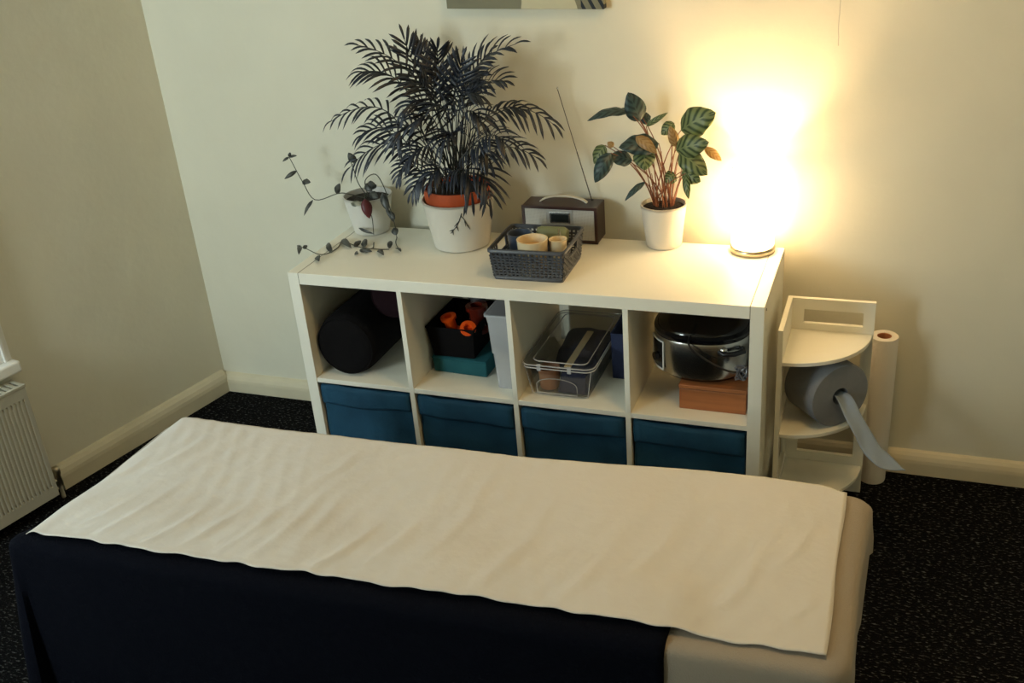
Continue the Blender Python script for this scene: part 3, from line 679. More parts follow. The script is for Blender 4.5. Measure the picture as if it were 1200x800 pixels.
# ================================================================ on top of the shelving unit
ST = SH
def pot_shape(c, z0, z1, rb, rt, th=.004, lip=.0):
    p = [(rb*.9, z0), (rb, z0+.004)]
    for k in range(1, 6): p.append((rb+(rt-rb)*k/5, z0+.004+(z1-z0-.004)*k/5))
    p += [(rt+lip, z1-.006), (rt+lip, z1), (rt-th, z1), (rt-th-.002, z1-.02), (rb-th, z0+.012)]
    return MB().lathe((c[0], c[1], 0), p, 40)
def leaf(mb, a, b, w, roll=0, fold=.25, bend=.12, nv=10, shape=.8, fwd=None):
    a, b = Vector(a), Vector(b); ax = (b-a); Ln = ax.length; ax.normalize()
    n = fwd or Vector((.24, -.84, .48)).normalized(); n = (n-ax*n.dot(ax)).normalized()
    n = Matrix.Rotation(roll, 3, ax) @ n; s = ax.cross(n).normalized()
    def fn(u, v):
        e = 2*u-1; wd = w*.5*(math.sin(PI*min(1, v**shape))**.75 if 0 < v < 1 else 0)
        p = a+ax*(Ln*v)+n*(Ln*bend*math.sin(PI*v))-Vector((0, 0, 1))*(Ln*bend*.4*v*v)
        return p+s*(wd*e)+n*(-abs(e)*wd*fold+wd*.10*math.sin(v*17+u*3)*abs(e))
    mb.grid(4, nv, fn, uv=True)

# ---- potted palm
PC = (.462, .325)
palm = thing('potted_palm', 'large bushy dark-leaved palm in a terracotta pot inside a big white pot', 'plant', (PC[0], PC[1], ST))
op = build('outer_pot', pot_shape(PC, ST, ST+.160, .090, .116), M_pot, palm)
build('inner_pot', MB().lathe((PC[0], PC[1], 0), [(.07, ST+.02), (.100, ST+.150), (.104, ST+.160), (.106, ST+.196), (.100, ST+.196), (.097, ST+.18), (.07, ST+.17)], 40), M_terra, palm)
build('soil', MB().lathe((PC[0], PC[1], 0), [(.002, ST+.188), (.06, ST+.187), (.099, ST+.180)], 24, close0=False, close1=False), M_soil, palm)
def on_pot(a, z): r = .090+.026*(z-ST)/.16+.0012; return Vector((PC[0]+r*math.cos(a), PC[1]+r*math.sin(a), z))
m = MB(); A = math.radians
m.tube([on_pot(A(-62), .905), on_pot(A(-67), .88), on_pot(A(-72), .862), on_pot(A(-84), .838)], .0013, 4)
m.tube([on_pot(A(-64), .898), on_pot(A(-58), .880), on_pot(A(-52), .853)], .0011, 4)
for a, z, b, y in ((-68, .876, -76, .862), (-72, .86, -70, .845), (-78, .85, -86, .846), (-80, .846, -80, .832), (-58, .878, -57, .858), (-54, .862, -50, .846)):
    m.tube([on_pot(A(a), z), on_pot(A((a+b)/2), (z+y)/2), on_pot(A(b), y)], .0022, 4, taper=.0006)
tag(build('sprig_print', m, M_palmstem, op), 'dark twig motif on the white pot')
def frond(P1, P2, P3, ll, droop, k):
    r = random.Random(k); P1, P2, P3 = map(Vector, (P1, P2, P3))
    a = k*2.4; base = Vector((PC[0]+.045*math.cos(a)*r.random(), PC[1]+.045*math.sin(a)*r.random(), ST+.185))
    st = [bez(base, Vector((base.x*.55+P1.x*.45, base.y*.55+P1.y*.45, (base.z+P1.z)/2+.02)), P1, i/5) for i in range(5)]
    mid = thru(P1, P2, P3, 22); mb = MB(); mb.tube(st+mid[::2], .0024, 5, taper=.0009)
    lit = Vector((.36, -.82, .43)); n0 = (lit*.62+Vector((0, 0, .62))+Vector((r.uniform(-.3, .3), 0, 0))).normalized()
    nl = 9; lm = MB()
    for i in range(nl+1):
        t = .04+.96*i/nl; j = min(21, int(t*22)); p = mid[j].lerp(mid[j+1], min(1, t*22-j)); T_ = (mid[j+1]-mid[j]).normalized()
        S_ = T_.cross(n0).normalized(); Nn = S_.cross(T_).normalized()
        L_ = ll*1.12*(.62+.55*math.sin(PI*min(1, .15+t*.8)))*(1-.25*t)
        for sgn in ((-1, 1) if i < nl else (0,)):
            ang = 1.0-.55*t+r.uniform(-.12, .12)
            d = (T_*math.cos(ang)+S_*(sgn*math.sin(ang))+Nn*r.uniform(.0, .22)) if sgn else T_
            d.normalize(); LL = L_*r.uniform(.88, 1.1); wd = .0054*r.uniform(.85, 1.1)
            ps = []
            for q in range(6):
                v = q/5; ps.append(p+d*(LL*v)-Vector((0, 0, 1))*(LL*droop*.6*v*v)+Nn*(LL*.10*math.sin(PI*v)))
            wn = d.cross(Nn); wn = wn.normalized() if wn.length > 1e-4 else S_
            prev = None
            for q, c in enumerate(ps):
                v = q/5; w_ = wd*(.25+1.1*math.sin(PI*min(1, .12+v*.62))) * (1 if q < 5 else .06)
                ids = (lm.P(c-wn*w_*.62), lm.P(c-Nn*w_*.22), lm.P(c+wn*w_*.62))
                if prev: lm.F(prev[0], ids[0], ids[1], prev[1], s=True); lm.F(prev[1], ids[1], ids[2], prev[2], s=True)
                prev = ids
    f = build('frond', mb, M_palmstem, palm)
    tag(build('leaflets', lm, M_palm, f, solid=.0004), kind='stuff')
for k, a in enumerate(FRONDS): frond(*a, k)
m = MB()
for k in range(26):                        # bare stalks rising from the soil
    r = random.Random(100+k); a = r.random()*2*PI; q = r.random()
    b = Vector((PC[0]+.07*q*math.cos(a), PC[1]+.07*q*math.sin(a), ST+.183)); e = b+Vector((.07*q*math.cos(a)*1.6+r.uniform(-.03, .03), .05*q*math.sin(a), r.uniform(.12, .26)))
    m.tube([b, b.lerp(e, .5)+Vector((0, 0, .015)), e], .002, 4, taper=.0013)
tag(build('stalks', m, M_palmstem, palm), kind='stuff')

# ---- calathea
CC = (1.105, .410)
cal = thing('potted_calathea', 'striped-leaved houseplant in a small white pot between the radio and the lamp', 'plant', (CC[0], CC[1], ST))
build('pot', pot_shape(CC, ST, ST+.135, .054, .070), M_pot, cal)
build('soil', MB().lathe((CC[0], CC[1], 0), [(.002, ST+.130), (.04, ST+.129), (.065, ST+.122)], 24, close0=False, close1=False), M_soil, cal)
ml = {'dark': M_cal, 'green': M_calg, 'tan': M_caltan}
for k, (a, b, w, kind, roll) in enumerate(CALATHEA_LEAVES):
    r = random.Random(k); m = MB(); A0, B0 = Vector(a), Vector(b)
    ang = r.random()*2*PI; base = Vector((CC[0]+.028*math.cos(ang), CC[1]+.022*math.sin(ang), ST+.126))
    m.tube([bez(base, Vector((base.x*.75+A0.x*.25, base.y*.75+A0.y*.25, base.z*.35+A0.z*.65)), A0, i/8) for i in range(9)], .0024, 5, taper=.0013)
    s = build('stem', m, M_calstem, cal); lf = MB(); leaf(lf, A0, B0, w*1.22, roll, fold=.22, bend=.08+.08*r.random(), nv=14)
    o = build('leaf', lf, ml[kind], s, solid=.0006)
    if kind == 'tan': o['label'] = 'dry yellow-brown leaf'
m = MB()
for k in range(12):
    a = k*2.4; r = random.Random(k+50); b = Vector((CC[0]+.03*math.cos(a), CC[1]+.025*math.sin(a), ST+.126)); m.tube([b, b+Vector((.04*math.cos(a)*.7, .02*math.sin(a), r.uniform(.07, .16)))], .0016, 4, taper=.001)
tag(build('young_stems', m, M_calstem, cal), kind='stuff')

# ---- trailing plant
VC = (.098, .395)
vp = thing('trailing_plant', 'straggly trailing plant in a small white pot at the left end of the unit', 'plant', (VC[0], VC[1], ST))
build('pot', pot_shape(VC, ST, ST+.130, .060, .083), M_pot2, vp)
build('soil', MB().lathe((VC[0], VC[1], 0), [(.002, ST+.120), (.05, ST+.119), (.078, ST+.112)], 24, close0=False, close1=False), M_soil, vp)
for v in VINES: build('vine', MB().tube(catmull(v, 5), .0019, 5, taper=.0013), M_vine, vp)
for k, (a, b, w, kind) in enumerate(VINE_LEAVES):
    m = MB(); flat = a[2] < .78
    leaf(m, a, b, w*.95, random.Random(k).uniform(-.5, .5), fold=.3, bend=.12, nv=8, fwd=Vector((.1, -.5, .85)).normalized() if flat else None)
    o = build('leaf', m, (M_vleaf, M_vred, M_vsilver)[kind], vp, solid=.0006)
    if kind: o['label'] = ('', 'dark purple-red leaf', 'silvery green leaf')[kind]

# ---- woven plastic basket with tubs
BR = Matrix.Translation((.777, .164, ST)) @ Matrix.Rotation(math.radians(1.6), 4, 'Z')
bk = thing('woven_basket', 'grey woven plastic basket of small tubs in front of the radio', 'basket', (.777, .164, ST))
bw, bd, tw, td, bh = .104, .100, .114, .108, .098
m = MB(BR); m.box(-bw+.004, bw-.004, -bd+.004, bd-.004, 0, .003); build('bottom', m, M_basket, bk)
def side_pt(side, u, z, off=0):
    f = z/bh; hw = bw+(tw-bw)*f; hd = bd+(td-bd)*f
    return {'f': (u*hw, -hd-off, z), 'b': (-u*hw, hd+off, z), 'l': (-hw-off, -u*hd, z), 'r': (hw+off, u*hd, z)}[side]
for side in 'fblr':
    n = 17 if side in 'fb' else 16; m = MB(BR); rows = 8
    hole = side in 'lr'
    for i in range(n):                     # uprights
        u = -1+2*(i+.5)/n; top = bh-.012
        if hole and abs(u) < .36: top = bh*.56
        a = [side_pt(side, u-.028, 0), side_pt(side, u+.028, 0), side_pt(side, u+.028, 0, -.002), side_pt(side, u-.028, 0, -.002)]
        b = [side_pt(side, u-.028, top), side_pt(side, u+.028, top), side_pt(side, u+.028, top, -.002), side_pt(side, u-.028, top, -.002)]
        m.hexa(a, b)
    for j in range(rows):                  # strips woven over and under them
        z = .010+(bh-.026)*(j+.3)/rows; zh = (bh-.026)/rows*.30
        def seg(i0, i1):
            prev = None
            for i in range(i0, i1+1):
                u = -1+2*i/n; 
                for (uu, of) in ((u, 0.0006), (u+1/n, .0016 if (i+j) % 2 else -.0016)):
                    if i == i1 and uu > u: continue
                    ids = [m.P(side_pt(side, uu, z-zh, of+.0012)), m.P(side_pt(side, uu, z+zh, of+.0012)), m.P(side_pt(side, uu, z+zh, of-.0012)), m.P(side_pt(side, uu, z-zh, of-.0012))]
                    if prev:
                        for q in range(4): m.F(prev[q], prev[(q+1) % 4], ids[(q+1) % 4], ids[q])
                    prev = ids
        if hole and z > bh*.55:
            seg(0, int(n*.33)); seg(n-int(n*.33), n)
        else: seg(0, n)
    tag(build('woven_side', m, M_basket, bk), kind='stuff')
m = MB(BR)
def rrect(hw, hd, z, r=.014): return rr_(-hw, hw, -hd, hd, z, r, 4)
lv = [(tw+.0005, td+.0005, bh-.013), (tw+.005, td+.005, bh-.010), (tw+.005, td+.005, bh-.002), (tw+.003, td+.003, bh), (tw-.002, td-.002, bh), (tw-.003, td-.003, bh-.012)]
rs = [m.ring(rrect(a, b, z)) for a, b, z in lv]
for a, b in zip(rs, rs[1:]+[rs[0]]): m.bridge(a, b)
build('rim', m, M_basket, bk)
m = MB(BR)
for s in (-1, 1):
    m.tube([(s*(tw-.001), -.040, bh-.008), (s*(tw-.003), -.040, bh*.60), (s*(tw-.004), -.034, bh*.56), (s*(tw-.004), .034, bh*.56), (s*(tw-.003), .040, bh*.60), (s*(tw-.001), .040, bh-.008)], .003, 6)
build('handle_edge', m, M_basket, bk)
m = MB(BR); rs = [m.ring(rrect(a, b, z, .010)) for a, b, z in ((bw+.001, bd+.001, -.0), (bw+.003, bd+.003, .006), (bw+.001, bd+.001, .010), (bw-.003, bd-.003, .010))]
for a, b in zip(rs, rs[1:]): m.bridge(a, b)
build('base_band', m, M_basket, bk)
zb = ST+.0035
def cup(name, lab, cat, c, rb, rt, h, m_, inner, fill):
    o = thing(name, lab, cat, (c[0], c[1], zb), 'tubs in the woven basket')
    build('wall', MB().lathe((c[0], c[1], zb), [(rb*.9, 0), (rb, .004), (rt, h-.003), (rt+.0012, h), (rt-.004, h), (rt-.005, h-.01), (rb-.004, .01)], 32), m_, o)
    build('filling', MB().lathe((c[0], c[1], zb), [(.002, fill+.002), (rb-.003, fill)], 24, close0=False, close1=False), inner, o)
    return o
cup('mug', 'slate blue cup at the left end of the woven basket', 'cup', (.722, .172), .030, .037, .104, M_bluecup, M_black, .03)
cup('tub', 'wide cream tub at the front of the woven basket', 'tub', (.785, .106), .040, .045, .112, M_cream, M_honey, .088)
cup('tub', 'small cream tub at the right end of the woven basket', 'tub', (.853, .138), .022, .026, .104, M_cream, M_cream, .09)
tag(build('rolled_cloth', MB().lathe((.760, .222, ST+.088), [(.004, 0), (.020, .003), (.024, .012), (.024, .085), (.018, .095)], 18, ax=Matrix.Rotation(PI/2, 3, 'Y')), M_sage, loc=(.79, .22, ST+.07)), 'sage green rolled cloth lying at the back of the woven basket', 'cloth')
tag(build('spare_tub', MB().lathe((.805, .222, zb), [(.030, 0), (.036, .055), (.034, .058), (.002, .058)], 20), M_bluecup, loc=(.805, .222, zb)), 'dark tub under the rolled green cloth in the basket', 'tub')
tz = thing('tweezers', 'bent wire tweezers standing between the cream tubs in the basket', 'tweezers', (.853, .165, zb))
for s in (-1, 1): build('prong', MB().tube([(.853+s*.006, .165, zb), (.852+s*.005, .163, zb+.07), (.851+s*.003, .160, zb+.115), (.850, .158, zb+.128)], .0015, 5), M_chrome, tz)

# ---- radio
RX0, RX1, RY0, RY1, RZ = .655, .902, .378, .470, ST+.120
rd = thing('radio', 'dark wood radio with silver front and arched carry handle behind the basket', 'radio', ((RX0+RX1)/2, (RY0+RY1)/2, ST))
m = MB(); e = .009
m.box(RX0, RX1, RY0+.006, RY1, ST+.002, RZ-.0); build('case', m, M_walnut, rd, bevel=.003)
m = MB(); m.box(RX0, RX0+e, RY0, RY0+.007, ST+.002, RZ); m.box(RX1-e, RX1, RY0, RY0+.007, ST+.002, RZ); m.box(RX0+e, RX1-e, RY0, RY0+.007, RZ-e, RZ); m.box(RX0+e, RX1-e, RY0, RY0+.007, ST+.002, ST+.002+e); build('front_surround', m, M_walnut, rd)
xm0, xm1 = .737, .823
M_perf = mat('perforated_silver', (.40, .40, .37, 1), .45, metal=.3); nt = M_perf.node_tree
tcp = nt.nodes.new('ShaderNodeTexCoord'); vo = nt.nodes.new('ShaderNodeTexVoronoi'); vo.inputs['Scale'].default_value = 260; vo.inputs['Randomness'].default_value = 0
mpp = nt.nodes.new('ShaderNodeMapping'); mpp.inputs['Scale'].default_value = (1, .02, 1); nt.links.new(tcp.outputs['Object'], mpp.inputs[0]); nt.links.new(mpp.outputs[0], vo.inputs['Vector'])
rp = nt.nodes.new('ShaderNodeValToRGB'); rp.color_ramp.elements[0].position = .22; rp.color_ramp.elements[0].color = (.03, .03, .03, 1); rp.color_ramp.elements[1].position = .36; rp.color_ramp.elements[1].color = (.46, .455, .42, 1)
nt.links.new(vo.outputs['Distance'], rp.inputs[0]); nt.links.new(rp.outputs[0], nt.nodes['Principled BSDF'].inputs['Base Color'])
fz0, fz1 = ST+.002+e, RZ-e
for a, b in ((RX0+e, xm0), (xm1, RX1-e)): boxpart('speaker_grille', M_perf, rd, a+.0005, b-.0005, RY0+.0015, RY0+.007, fz0+.001, fz1-.001, bevel=.0006)
boxpart('centre_panel', M_silver, rd, xm0, xm1, RY0+.0005, RY0+.007, fz0+.001, fz1-.001, bevel=.0006)
dp = boxpart('display_bezel', M_chrome, rd, xm0+.010, xm1-.008, RY0-.0018, RY0+.001, RZ-.054, RZ-.018, bevel=.001)
boxpart('display', M_lcd, dp, xm0+.016, xm1-.014, RY0-.0026, RY0-.001, RZ-.049, RZ-.024, bevel=.0004)
for k in range(5):
    x = xm0+.014+k*.0145; build('button', MB().box(x-.0045, x+.0045, RY0-.0015, RY0+.001, RZ-.075, RZ-.067), M_chrome, rd, bevel=.0008)
build('knob', MB().lathe((.78, RY0+.001, ST+.033), [(.010, 0), (.009, .010), (.002, .011)], 20, ax=Matrix.Rotation(PI/2, 3, 'X')), M_chrome, rd)
m = MB(); hy = .428
pts = [Vector((.780+.082*math.sin(a), hy, RZ-.010+.030*(math.cos(a)-.0))) for a in [(-1+2*k/16)*1.25 for k in range(17)]]
for w_ in range(1):
    prev = None
    for i, p in enumerate(pts):
        t = (pts[min(i+1, 16)]-pts[max(0, i-1)]).normalized(); n = Vector((-t.z, 0, t.x))
        ids = [m.P(p+Vector((0, s*.007, 0))+n*(q*.0022)) for s, q in ((-1, -1), (1, -1), (1, 1), (-1, 1))]
        if prev:
            for q in range(4): m.F(prev[q], prev[(q+1) % 4], ids[(q+1) % 4], ids[q], s=False)
        else: m.cap(ids, True)
        prev = ids
    m.cap(prev)
build('carry_handle', m, mat('satin_silver', (.72, .68, .58, 1), .35, metal=.4), rd, bevel=.001)
m = MB(); a0 = Vector((.866, .455, RZ-.004)); a1 = Vector((.773, .450, 1.236)); m.tube([a0, a0.lerp(a1, .45)], .0020, 6); m.tube([a0.lerp(a1, .45), a1], .0013, 6)
an = build('antenna', m, mat('antenna_metal', (.06, .055, .05, 1), .3, metal=.8), rd)
build('antenna_tip', MB().lathe(a1-Vector((0, 0, .002)), [(.0012, 0), (.0026, .002), (.0026, .006), (.001, .008)], 8), M_chrome, an)
build('antenna_joint', MB().lathe(a0-Vector((0, 0, .002)), [(.005, 0), (.005, .006), (.003, .009)], 12), M_black, an)
for x in (RX0+.02, RX1-.02):
    for y in (RY0+.015, RY1-.012): build('foot', MB().lathe((x, y, ST), [(.006, 0), (.006, .003)], 10), M_black, rd)

# ---- lamp
lx, ly = LAMP_C
lp = thing('table_lamp', 'lit white cylinder table lamp on a round metal base at the right end', 'lamp', (lx, ly, ST))
build('base', MB().lathe((lx, ly, ST), [(.064, 0), (.066, .003), (.066, .016), (.062, .020), (.02, .021)], 48), M_brass, lp)
sh0, sh1 = ST+.024, ST+.258
m = MB(); rr = [(.0625, sh0), (.0625, sh1-.0), (.0610, sh1), (.0610, sh0)]
rs = [m.ring([(lx+r*math.cos(2*PI*k/64), ly+r*math.sin(2*PI*k/64), z) for k in range(64)]) for r, z in rr]
for a, b in zip(rs, rs[1:]+[rs[0]]): m.bridge(a, b, s=False)
for i in range(len(m.s)): m.s[i] = True
o = build('lamp_shade', m, M_shade, lp); o.data.polygons.foreach_set('use_smooth', [True]*len(o.data.polygons))
build('shade_ring', MB().tube([(lx+.0622*math.cos(2*PI*k/48), ly+.0622*math.sin(2*PI*k/48), sh1) for k in range(49)], .0016, 6), mat('shade_wire', (.60, .52, .40, 1), .5), o)
build('bulb_holder', MB().lathe((lx, ly, ST+.02), [(.012, 0), (.012, .022), (.018, .024), (.018, .050)], 16), M_pot, lp)
build('bulb', MB().lathe((lx, ly, ST+.068), [(.013, 0), (.014, .012), (.026, .035), (.030, .055), (.024, .078), (.004, .088)], 20), M_bulb, lp)
pl = bpy.data.lights.new('lamp_light', 'POINT'); pl.energy = LAMP_W; pl.color = LAMP_COL; pl.shadow_soft_size = .020
po = bpy.data.objects.new('lamp_light', pl); COL.objects.link(po); po.parent = lp; po.location = (0, 0, .178)

# ================================================================ corner shelf with paper rolls
sx0, sx1, sy0, sy1, sh = 1.492, 1.738, .100, .345, .652; pt = .0135
cs = thing('corner_shelf', 'white three-tier corner shelf with a handle slot beside the shelving unit', 'shelf', (sx0, sy1, 0))
cz = (.098, .318, .552)                    # tier heights (upper surfaces)
def frame(mb, along, holes):
    # upright panel with rectangular openings, built as a grid of boxes
    us = sorted({0, 1}|{h[0] for h in holes}|{h[1] for h in holes}); zs = sorted({0, sh}|{h[2] for h in holes}|{h[3] for h in holes})
    for a, b in zip(us, us[1:]):
        for c, d in zip(zs, zs[1:]):
            um, zm = (a+b)/2, (c+d)/2
            if any(h[0] < um < h[1] and h[2] < zm < h[3] for h in holes): continue
            if along == 'x': mb.box(sx0+pt+(sx1-sx0-pt)*a, sx0+pt+(sx1-sx0-pt)*b, sy1-pt, sy1, c, d)
            else: mb.box(sx0, sx0+pt, sy0+(sy1-sy0)*a, sy0+(sy1-sy0)*b, c, d)
def panel(name, along, holes):
    mb = MB(); frame(mb, along, holes); o = build(name, mb, M_white, cs)
    bm = bmesh.new(); bm.from_mesh(o.data); bmesh.ops.remove_doubles(bm, verts=bm.verts, dist=1e-5)
    inner = [f for f in bm.faces if all(len(e.link_faces) > 2 for e in f.edges)]
    seen = {}
    for f in bm.faces: seen.setdefault(tuple(round(c, 4) for c in f.calc_center_median()), []).append(f)
    dead = [f for fs in seen.values() if len(fs) > 1 for f in fs]; bmesh.ops.delete(bm, geom=dead, context='FACES')
    bmesh.ops.recalc_face_normals(bm, faces=bm.faces); bm.to_mesh(o.data); bm.free()
panel('back_panel', 'x', [(.145, .865, .573, .618), (.145, .865, .345, .530), (.145, .865, .128, .296), (.2, .8, 0, .06)])
panel('side_panel', 'y', [(.14, .86, .345, .530), (.14, .86, .128, .296), (.2, .8, 0, .06)])
for z in cz:
    m = MB(); r = sx1-sx0-pt-.004; n = 20; cxx, cyy = sx0+pt, sy1-pt
    def q(zz): return m.ring([(cxx, cyy, zz)]+[(cxx+r*math.cos(-PI/2*k/n), cyy-(sy1-sy0-pt-.004)*math.sin(PI/2*k/n), zz) for k in range(n+1)])
    a = q(z-.012); b = q(z); m.bridge(a, b, s=False); m.cap(a, True); m.cap(b); build('tier', m, M_white, cs, bevel=.0015)
# the big blue-grey roll, lying on the middle tier with its end pulled out
ax = Vector((.66, -.75, 0)).normalized(); rc = Vector((1.664, .190, cz[1]+.0982)); Lr = .135; R0 = .098
axm = ax.to_track_quat('Z', 'Y').to_matrix()
br = thing('paper_roll', 'fat blue-grey paper roll lying on the middle tier of the corner shelf', 'paper roll', (rc.x-ax.x*Lr/2, rc.y-ax.y*Lr/2, cz[1]))
build('roll', MB().lathe(rc, [(.026, -Lr), (R0-.003, -Lr), (R0, -Lr+.004), (R0, -.004), (R0-.003, 0), (.026, 0), (.025, -.05), (.025, -.10)], 48, ax=axm), M_paperblue, br)
tp = catmull([rc-ax*.04+Vector((0, 0, .0)), rc+ax*.012+Vector((0, 0, .004)), (1.712, .118, cz[1]+.066), (1.752, .075, .338), (1.793, .045, .309), (1.853, .035, .290)], 6)
m = MB(); side = Vector((.75, .66, 0)); g = []
nt_ = len(tp)-1
def tailf(u, v):
    i = min(int(v*nt_), nt_-1); p = tp[i].lerp(tp[i+1], v*nt_-i)
    w_ = .017+.013*min(1, v*2.2); e = 2*u-1; 
    if v > .8: w_ *= max(.03, (1-v)/.2)
    sd = side.lerp(Vector((.35, .85, .35)), min(1, v*1.5)).normalized()
    return p+sd*(e*w_)+Vector((0, 0, 1))*(-(1-e*e)*.012*(1-v)+.003*math.sin(v*21+e*2))
m.grid(6, 28, tailf); tag(build('pulled_end', m, M_papertail, br, solid=.0008, off=0), 'twisted strip of paper pulled from the core')
# tall white roll behind the shelf
wr = thing('couch_roll', 'tall white paper roll standing on the floor behind the corner shelf', 'paper roll', (1.768, .425, 0))
build('roll', MB().lathe((1.768, .425, 0), [(.018, 0), (.040, 0), (.041, .004), (.041, .503), (.040, .507), (.021, .507)], 36, close0=False, close1=False), M_paperwhite, wr)
build('core', MB().lathe((1.768, .425, 0), [(.0215, .506), (.0195, .505), (.0185, .44), (.0185, .01)], 24, close0=False), M_core, wr)
cpts = [Vector((1.60+.045*math.cos(a)+.012*math.sin(3*a), .41+.030*math.sin(a), .006+.03*max(0, math.sin(a*1.5)))) for a in [k*.35 for k in range(40)]]
tag(build('black_cable', MB().tube(cpts, .003, 6), M_black, loc=(1.60, .41, 0)), 'loop of thin black cable on the floor behind the corner shelf', 'cable')

# ================================================================ treatment table
BA = math.radians(2.2); BX = Matrix.Translation((0, -.632, 0)) @ Matrix(((math.cos(BA), 0, 0, 0), (math.sin(BA), 1, 0, 0), (0, 0, 1, 0), (0, 0, 0, 1)))
BL, BW, BZ = 1.765, .558, .600             # length, width, top height; local y runs 0 (far) to -BW
tbl = thing('massage_table', 'long padded treatment table in the foreground under the cloths', 'table', BX @ Vector((BL/2, -BW/2, 0)))
def rrb(i, z, r): return [(x, y, z) for x, y, z in rr_(i, BL-i, -BW+i, -i, z, r, 6)]
m = MB(BX); rs = [m.ring(rrb(i, z, r)) for i, z, r in ((.012, .525, .05), (.006, .535, .055), (.006, .578, .055), (.012, .590, .05), (.03, .5955, .04))]
for a, b in zip(rs, rs[1:]): m.bridge(a, b)
m.cap(rs[0], True); m.cap(rs[-1]); build('padded_top', m, M_cover, tbl)
m = MB(BX); m.box(.03, BL-.03, -BW+.03, -BW+.05, .45, .525); m.box(.03, BL-.03, -.05, -.03, .45, .525); m.box(.03, .05, -BW+.05, -.05, .45, .525); m.box(BL-.05, BL-.03, -BW+.05, -.05, .45, .525); build('frame_rail', m, M_wood_leg, tbl, bevel=.002)
for x in (.12, BL-.16):
    for y in (-BW+.055, -.095): build('leg', MB(BX).box(x, x+.04, y, y+.04, 0, .45), M_wood_leg, tbl, bevel=.003)
    build('stretcher', MB(BX).box(x+.008, x+.032, -BW+.095, -.095, .14, .18), M_wood_leg, tbl, bevel=.002)
# fitted cover: rounded top, skirt with soft gathers, corner seam
m = MB(BX); rs = []
for i, z, r, w_ in ((.032, .5985, .04, 0), (.010, .5975, .045, 0), (.001, .589, .05, 0), (-.002, .575, .05, 0), (-.003, .545, .05, .2), (-.005, .51, .05, .6), (-.004, .47, .05, 1)):
    p = rr_(i, BL-i, -BW+i, -i, z, r, 10)
    # add points along the straight edges for the gathers
    pts = []
    for a, b in zip(p, p[1:]+p[:1]):
        n = max(1, int((Vector(b)-Vector(a)).length/.03))
        for k in range(n): pts.append(Vector(a).lerp(Vector(b), k/n))
    c = Vector((BL/2, -BW/2, 0)); out = []
    for k, q in enumerate(pts):
        d = (q-c); d.z = 0; d.normalize(); fl = max(0, 1-(q-Vector((BL, 0, q.z))).length/.16)**2*(.026 if z < .58 else .014 if z < .592 else 0); out.append(q+d*(w_*.006*math.sin(k*1.7)*math.sin(k*.31+1))+Vector((.8, .5, 0))*fl)
    if rs and len(out) != nn: out = out[:nn]+[out[-1]]*(nn-len(out))
    nn = len(out); rs.append(m.ring(out))
for a, b in zip(rs, rs[1:]): m.bridge(a, b)
m.cap(rs[0]); cov = tag(build('fitted_cover', m, M_cover, loc=BX @ Vector((BL/2, -BW/2, .5))), 'beige towelling fitted cover stretched over the treatment table', 'cover')

def wrap(d, r=.03, flare=.05):             # distance past the start of the bend -> (outward, downward)
    if d <= 0: return d, 0
    if d < r*PI/2: return r*math.sin(d/r), r*(1-math.cos(d/r))
    e = d-r*PI/2; return r+flare*e, r+e
def blanket_h(x, y):                       # how much the blanket lifts the sheet
    k = min(1, max(0, (1.53-x)/.09))*min(1, max(0, (-.30-y)/.14)); return .0095*k*k*(3-2*k)
# navy blanket: along the near half of the top, hanging over the near side and the left end
BR_ = .034
def blanket(u, v):
    s = -.34+1.787*u; t = -.445-(.62)*v     # flat cloth coordinates
    e_ = min(1, max(0, (-.445-t)/.11)); XL = -.004-.046*e_*e_*(3-2*e_); dx = (XL+BR_)-s; dy = (-BW-.008+BR_)-t
    ox, zx = wrap(dx, BR_) if dx > 0 else (0, 0); oy, zy = wrap(-(t-(-BW-.008+BR_)), BR_) if dy > 0 else (0, 0)
    x = s if dx <= 0 else XL+BR_-ox; y = t if dy <= 0 else -BW-.008+BR_-oy
    z = BZ+.0045-max(zx, zy)
    if dx > 0 and dy > 0:
        rr2 = math.hypot(dx, dy); o, zz = wrap(rr2, BR_, .13); f = dx/rr2; g_ = dy/rr2
        x = XL+BR_-o*f; y = -BW-.008+BR_-o*g_; z = BZ+.0045-zz
    dr = max(0, (BZ-z))
    y += .010*dr*math.sin(s*15+1)+.02*dr*math.sin(s*6.1); z += .0012*math.sin(s*22+t*9)
    return (x, y, max(.012, z))
m = MB(BX); m.grid(120, 70, blanket); tag(build('blanket', m, M_blanket, loc=BX @ Vector((BL/2, -BW, .3)), solid=.004, off=1), 'black-navy fleece blanket hanging over the near side of the treatment table', 'blanket')
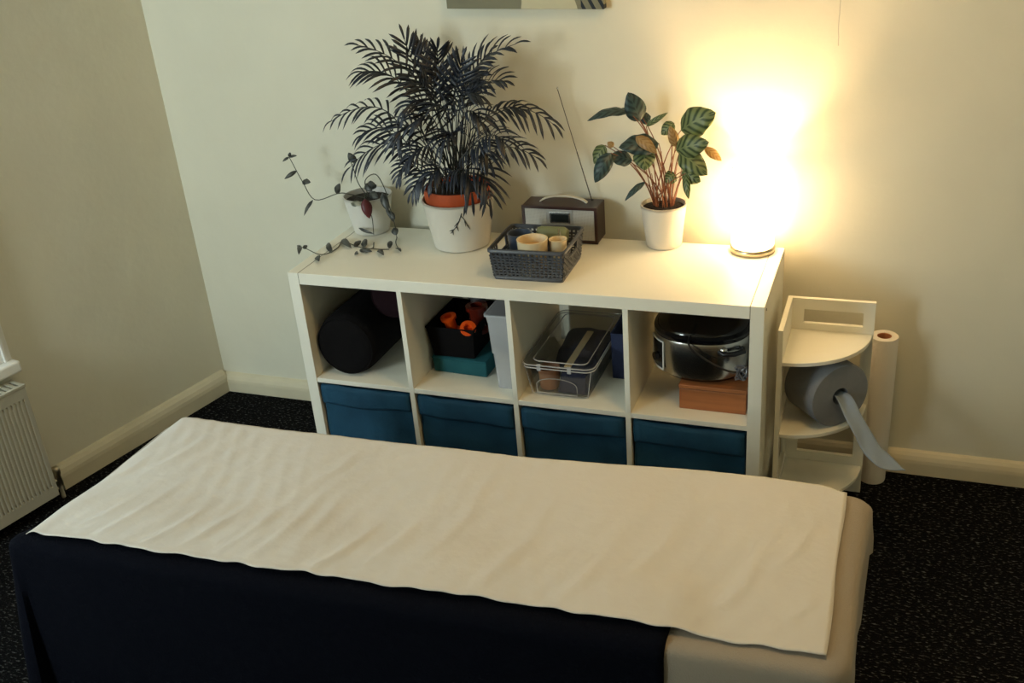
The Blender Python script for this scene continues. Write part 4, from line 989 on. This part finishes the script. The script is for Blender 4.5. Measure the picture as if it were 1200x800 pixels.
# white sheet down the middle
def interp(x, tab):
    for (a, p), (b, q) in zip(tab, tab[1:]):
        if x <= b: k = max(0, (x-a)/(b-a)); k = k*k*(3-2*k); return p+(q-p)*k
    return tab[-1][1]
FAR = [(-.2, .004), (.0, .006), (.2, -.001), (.41, -.006), (.7, -.006), (.96, -.008), (1.15, -.002), (1.42, .019), (1.52, .017), (1.66, .010), (1.73, -.010)]
NEAR = [(-.2, -.534), (0, -.534), (.15, -.530), (.32, -.533), (.45, -.529), (.60, -.531), (.75, -.523), (.9, -.525), (1.05, -.518), (1.2, -.518), (1.45, -.518), (1.6, -.520), (1.73, -.517)]
CREASES = [(.70, -.53, .26, .42, .016, .0065), (.10, -.50, .20, .45, .014, .004), (.17, -.52, .26, .30, .013, .0045), (.29, -.53, .22, .42, .012, .004), (.38, -.53, .30, .30, .014, .004),
           (.47, -.52, .24, .35, .012, .0035), (.56, -.52, .33, .15, .016, .004), (.63, -.48, .30, .05, .018, .0035), (.03, -.30, .16, .35, .012, .0035), (.11, -.24, .2, .35, .014, .003),
           (.80, -.50, .30, .28, .018, .0035), (.92, -.45, .36, .12, .020, .003), (1.06, -.50, .40, .20, .022, .003), (1.22, -.51, .3, .30, .02, .0025), (1.34, -.40, .36, .25, .025, .003), (1.52, -.44, .22, .35, .016, .003), (1.60, -.30, .18, .5, .014, .0028), (1.65, -.44, .12, .5, .012, .0025), (.34, -.22, .2, .2, .016, .003), (.55, -.2, .17, .3, .016, .0028)]
SR = .045
def sheet(u, v):
    s = -.20+1.922*u+(.002*math.sin(v*9) if u > .999 else 0)
    yn, yf = interp(s, NEAR), interp(s, FAR); yn += .0022*math.sin(s*47+1)+.0016*math.sin(s*83); y = yn+(yf-yn)*v
    XS = .002+.035*y; dx = (XS+SR)-s; x = s; dz = 0
    if dx > 0: o, dz = wrap(dx, SR, .02); x = XS+SR-o-.006*min(1, dx/.06)
    k = min(1, max(0, (1.25-s)/1.0)); kk = .35+.65*k
    w1 = math.sin((s+.22*(y+.3)+.025*math.sin(y*9+s*4))*2*PI/.105+.8*math.sin(s*7))
    w2 = math.sin((s*1.0-.35*y)*2*PI/.061+1.3*math.sin(y*13+s*6))
    w3 = math.sin(s*2*PI/.37+y*5)
    h = .0017*kk*(1-abs(w1))*(.5+.5*math.sin(s*9+y*7+math.sin(s*23)))+.0008*kk*w2+.0018*w3
    for cs_, cy, cl, cdir, cw, ca in CREASES:   # single creases: start on the cloth, length, slant, width, height
        q = (y-cy)/cl
        if 0 < q < 1:
            e = (s-cs_-cdir*(y-cy)-.012*math.sin(q*5))/cw
            h += ca*math.exp(-e*e)*math.sin(PI*q**.6)*(1 if e < 0 else math.exp(-e*.6))
    edge = min(1, min(1-v, v)/.06); h *= .55+.45*edge
    over = max(0, y+.004); z = BZ+.0042+max(-.0030, h)+blanket_h(s, y)-dz-over*over*3
    if v < .02: z += .001
    return (x, y, z)
m = MB(BX); m.grid(260, 90, sheet)
tag(build('cotton_sheet', m, M_sheet, loc=BX @ Vector((BL/2, -BW/2, BZ)), solid=.0016, off=1), 'creased white cotton sheet laid along the treatment table', 'sheet')
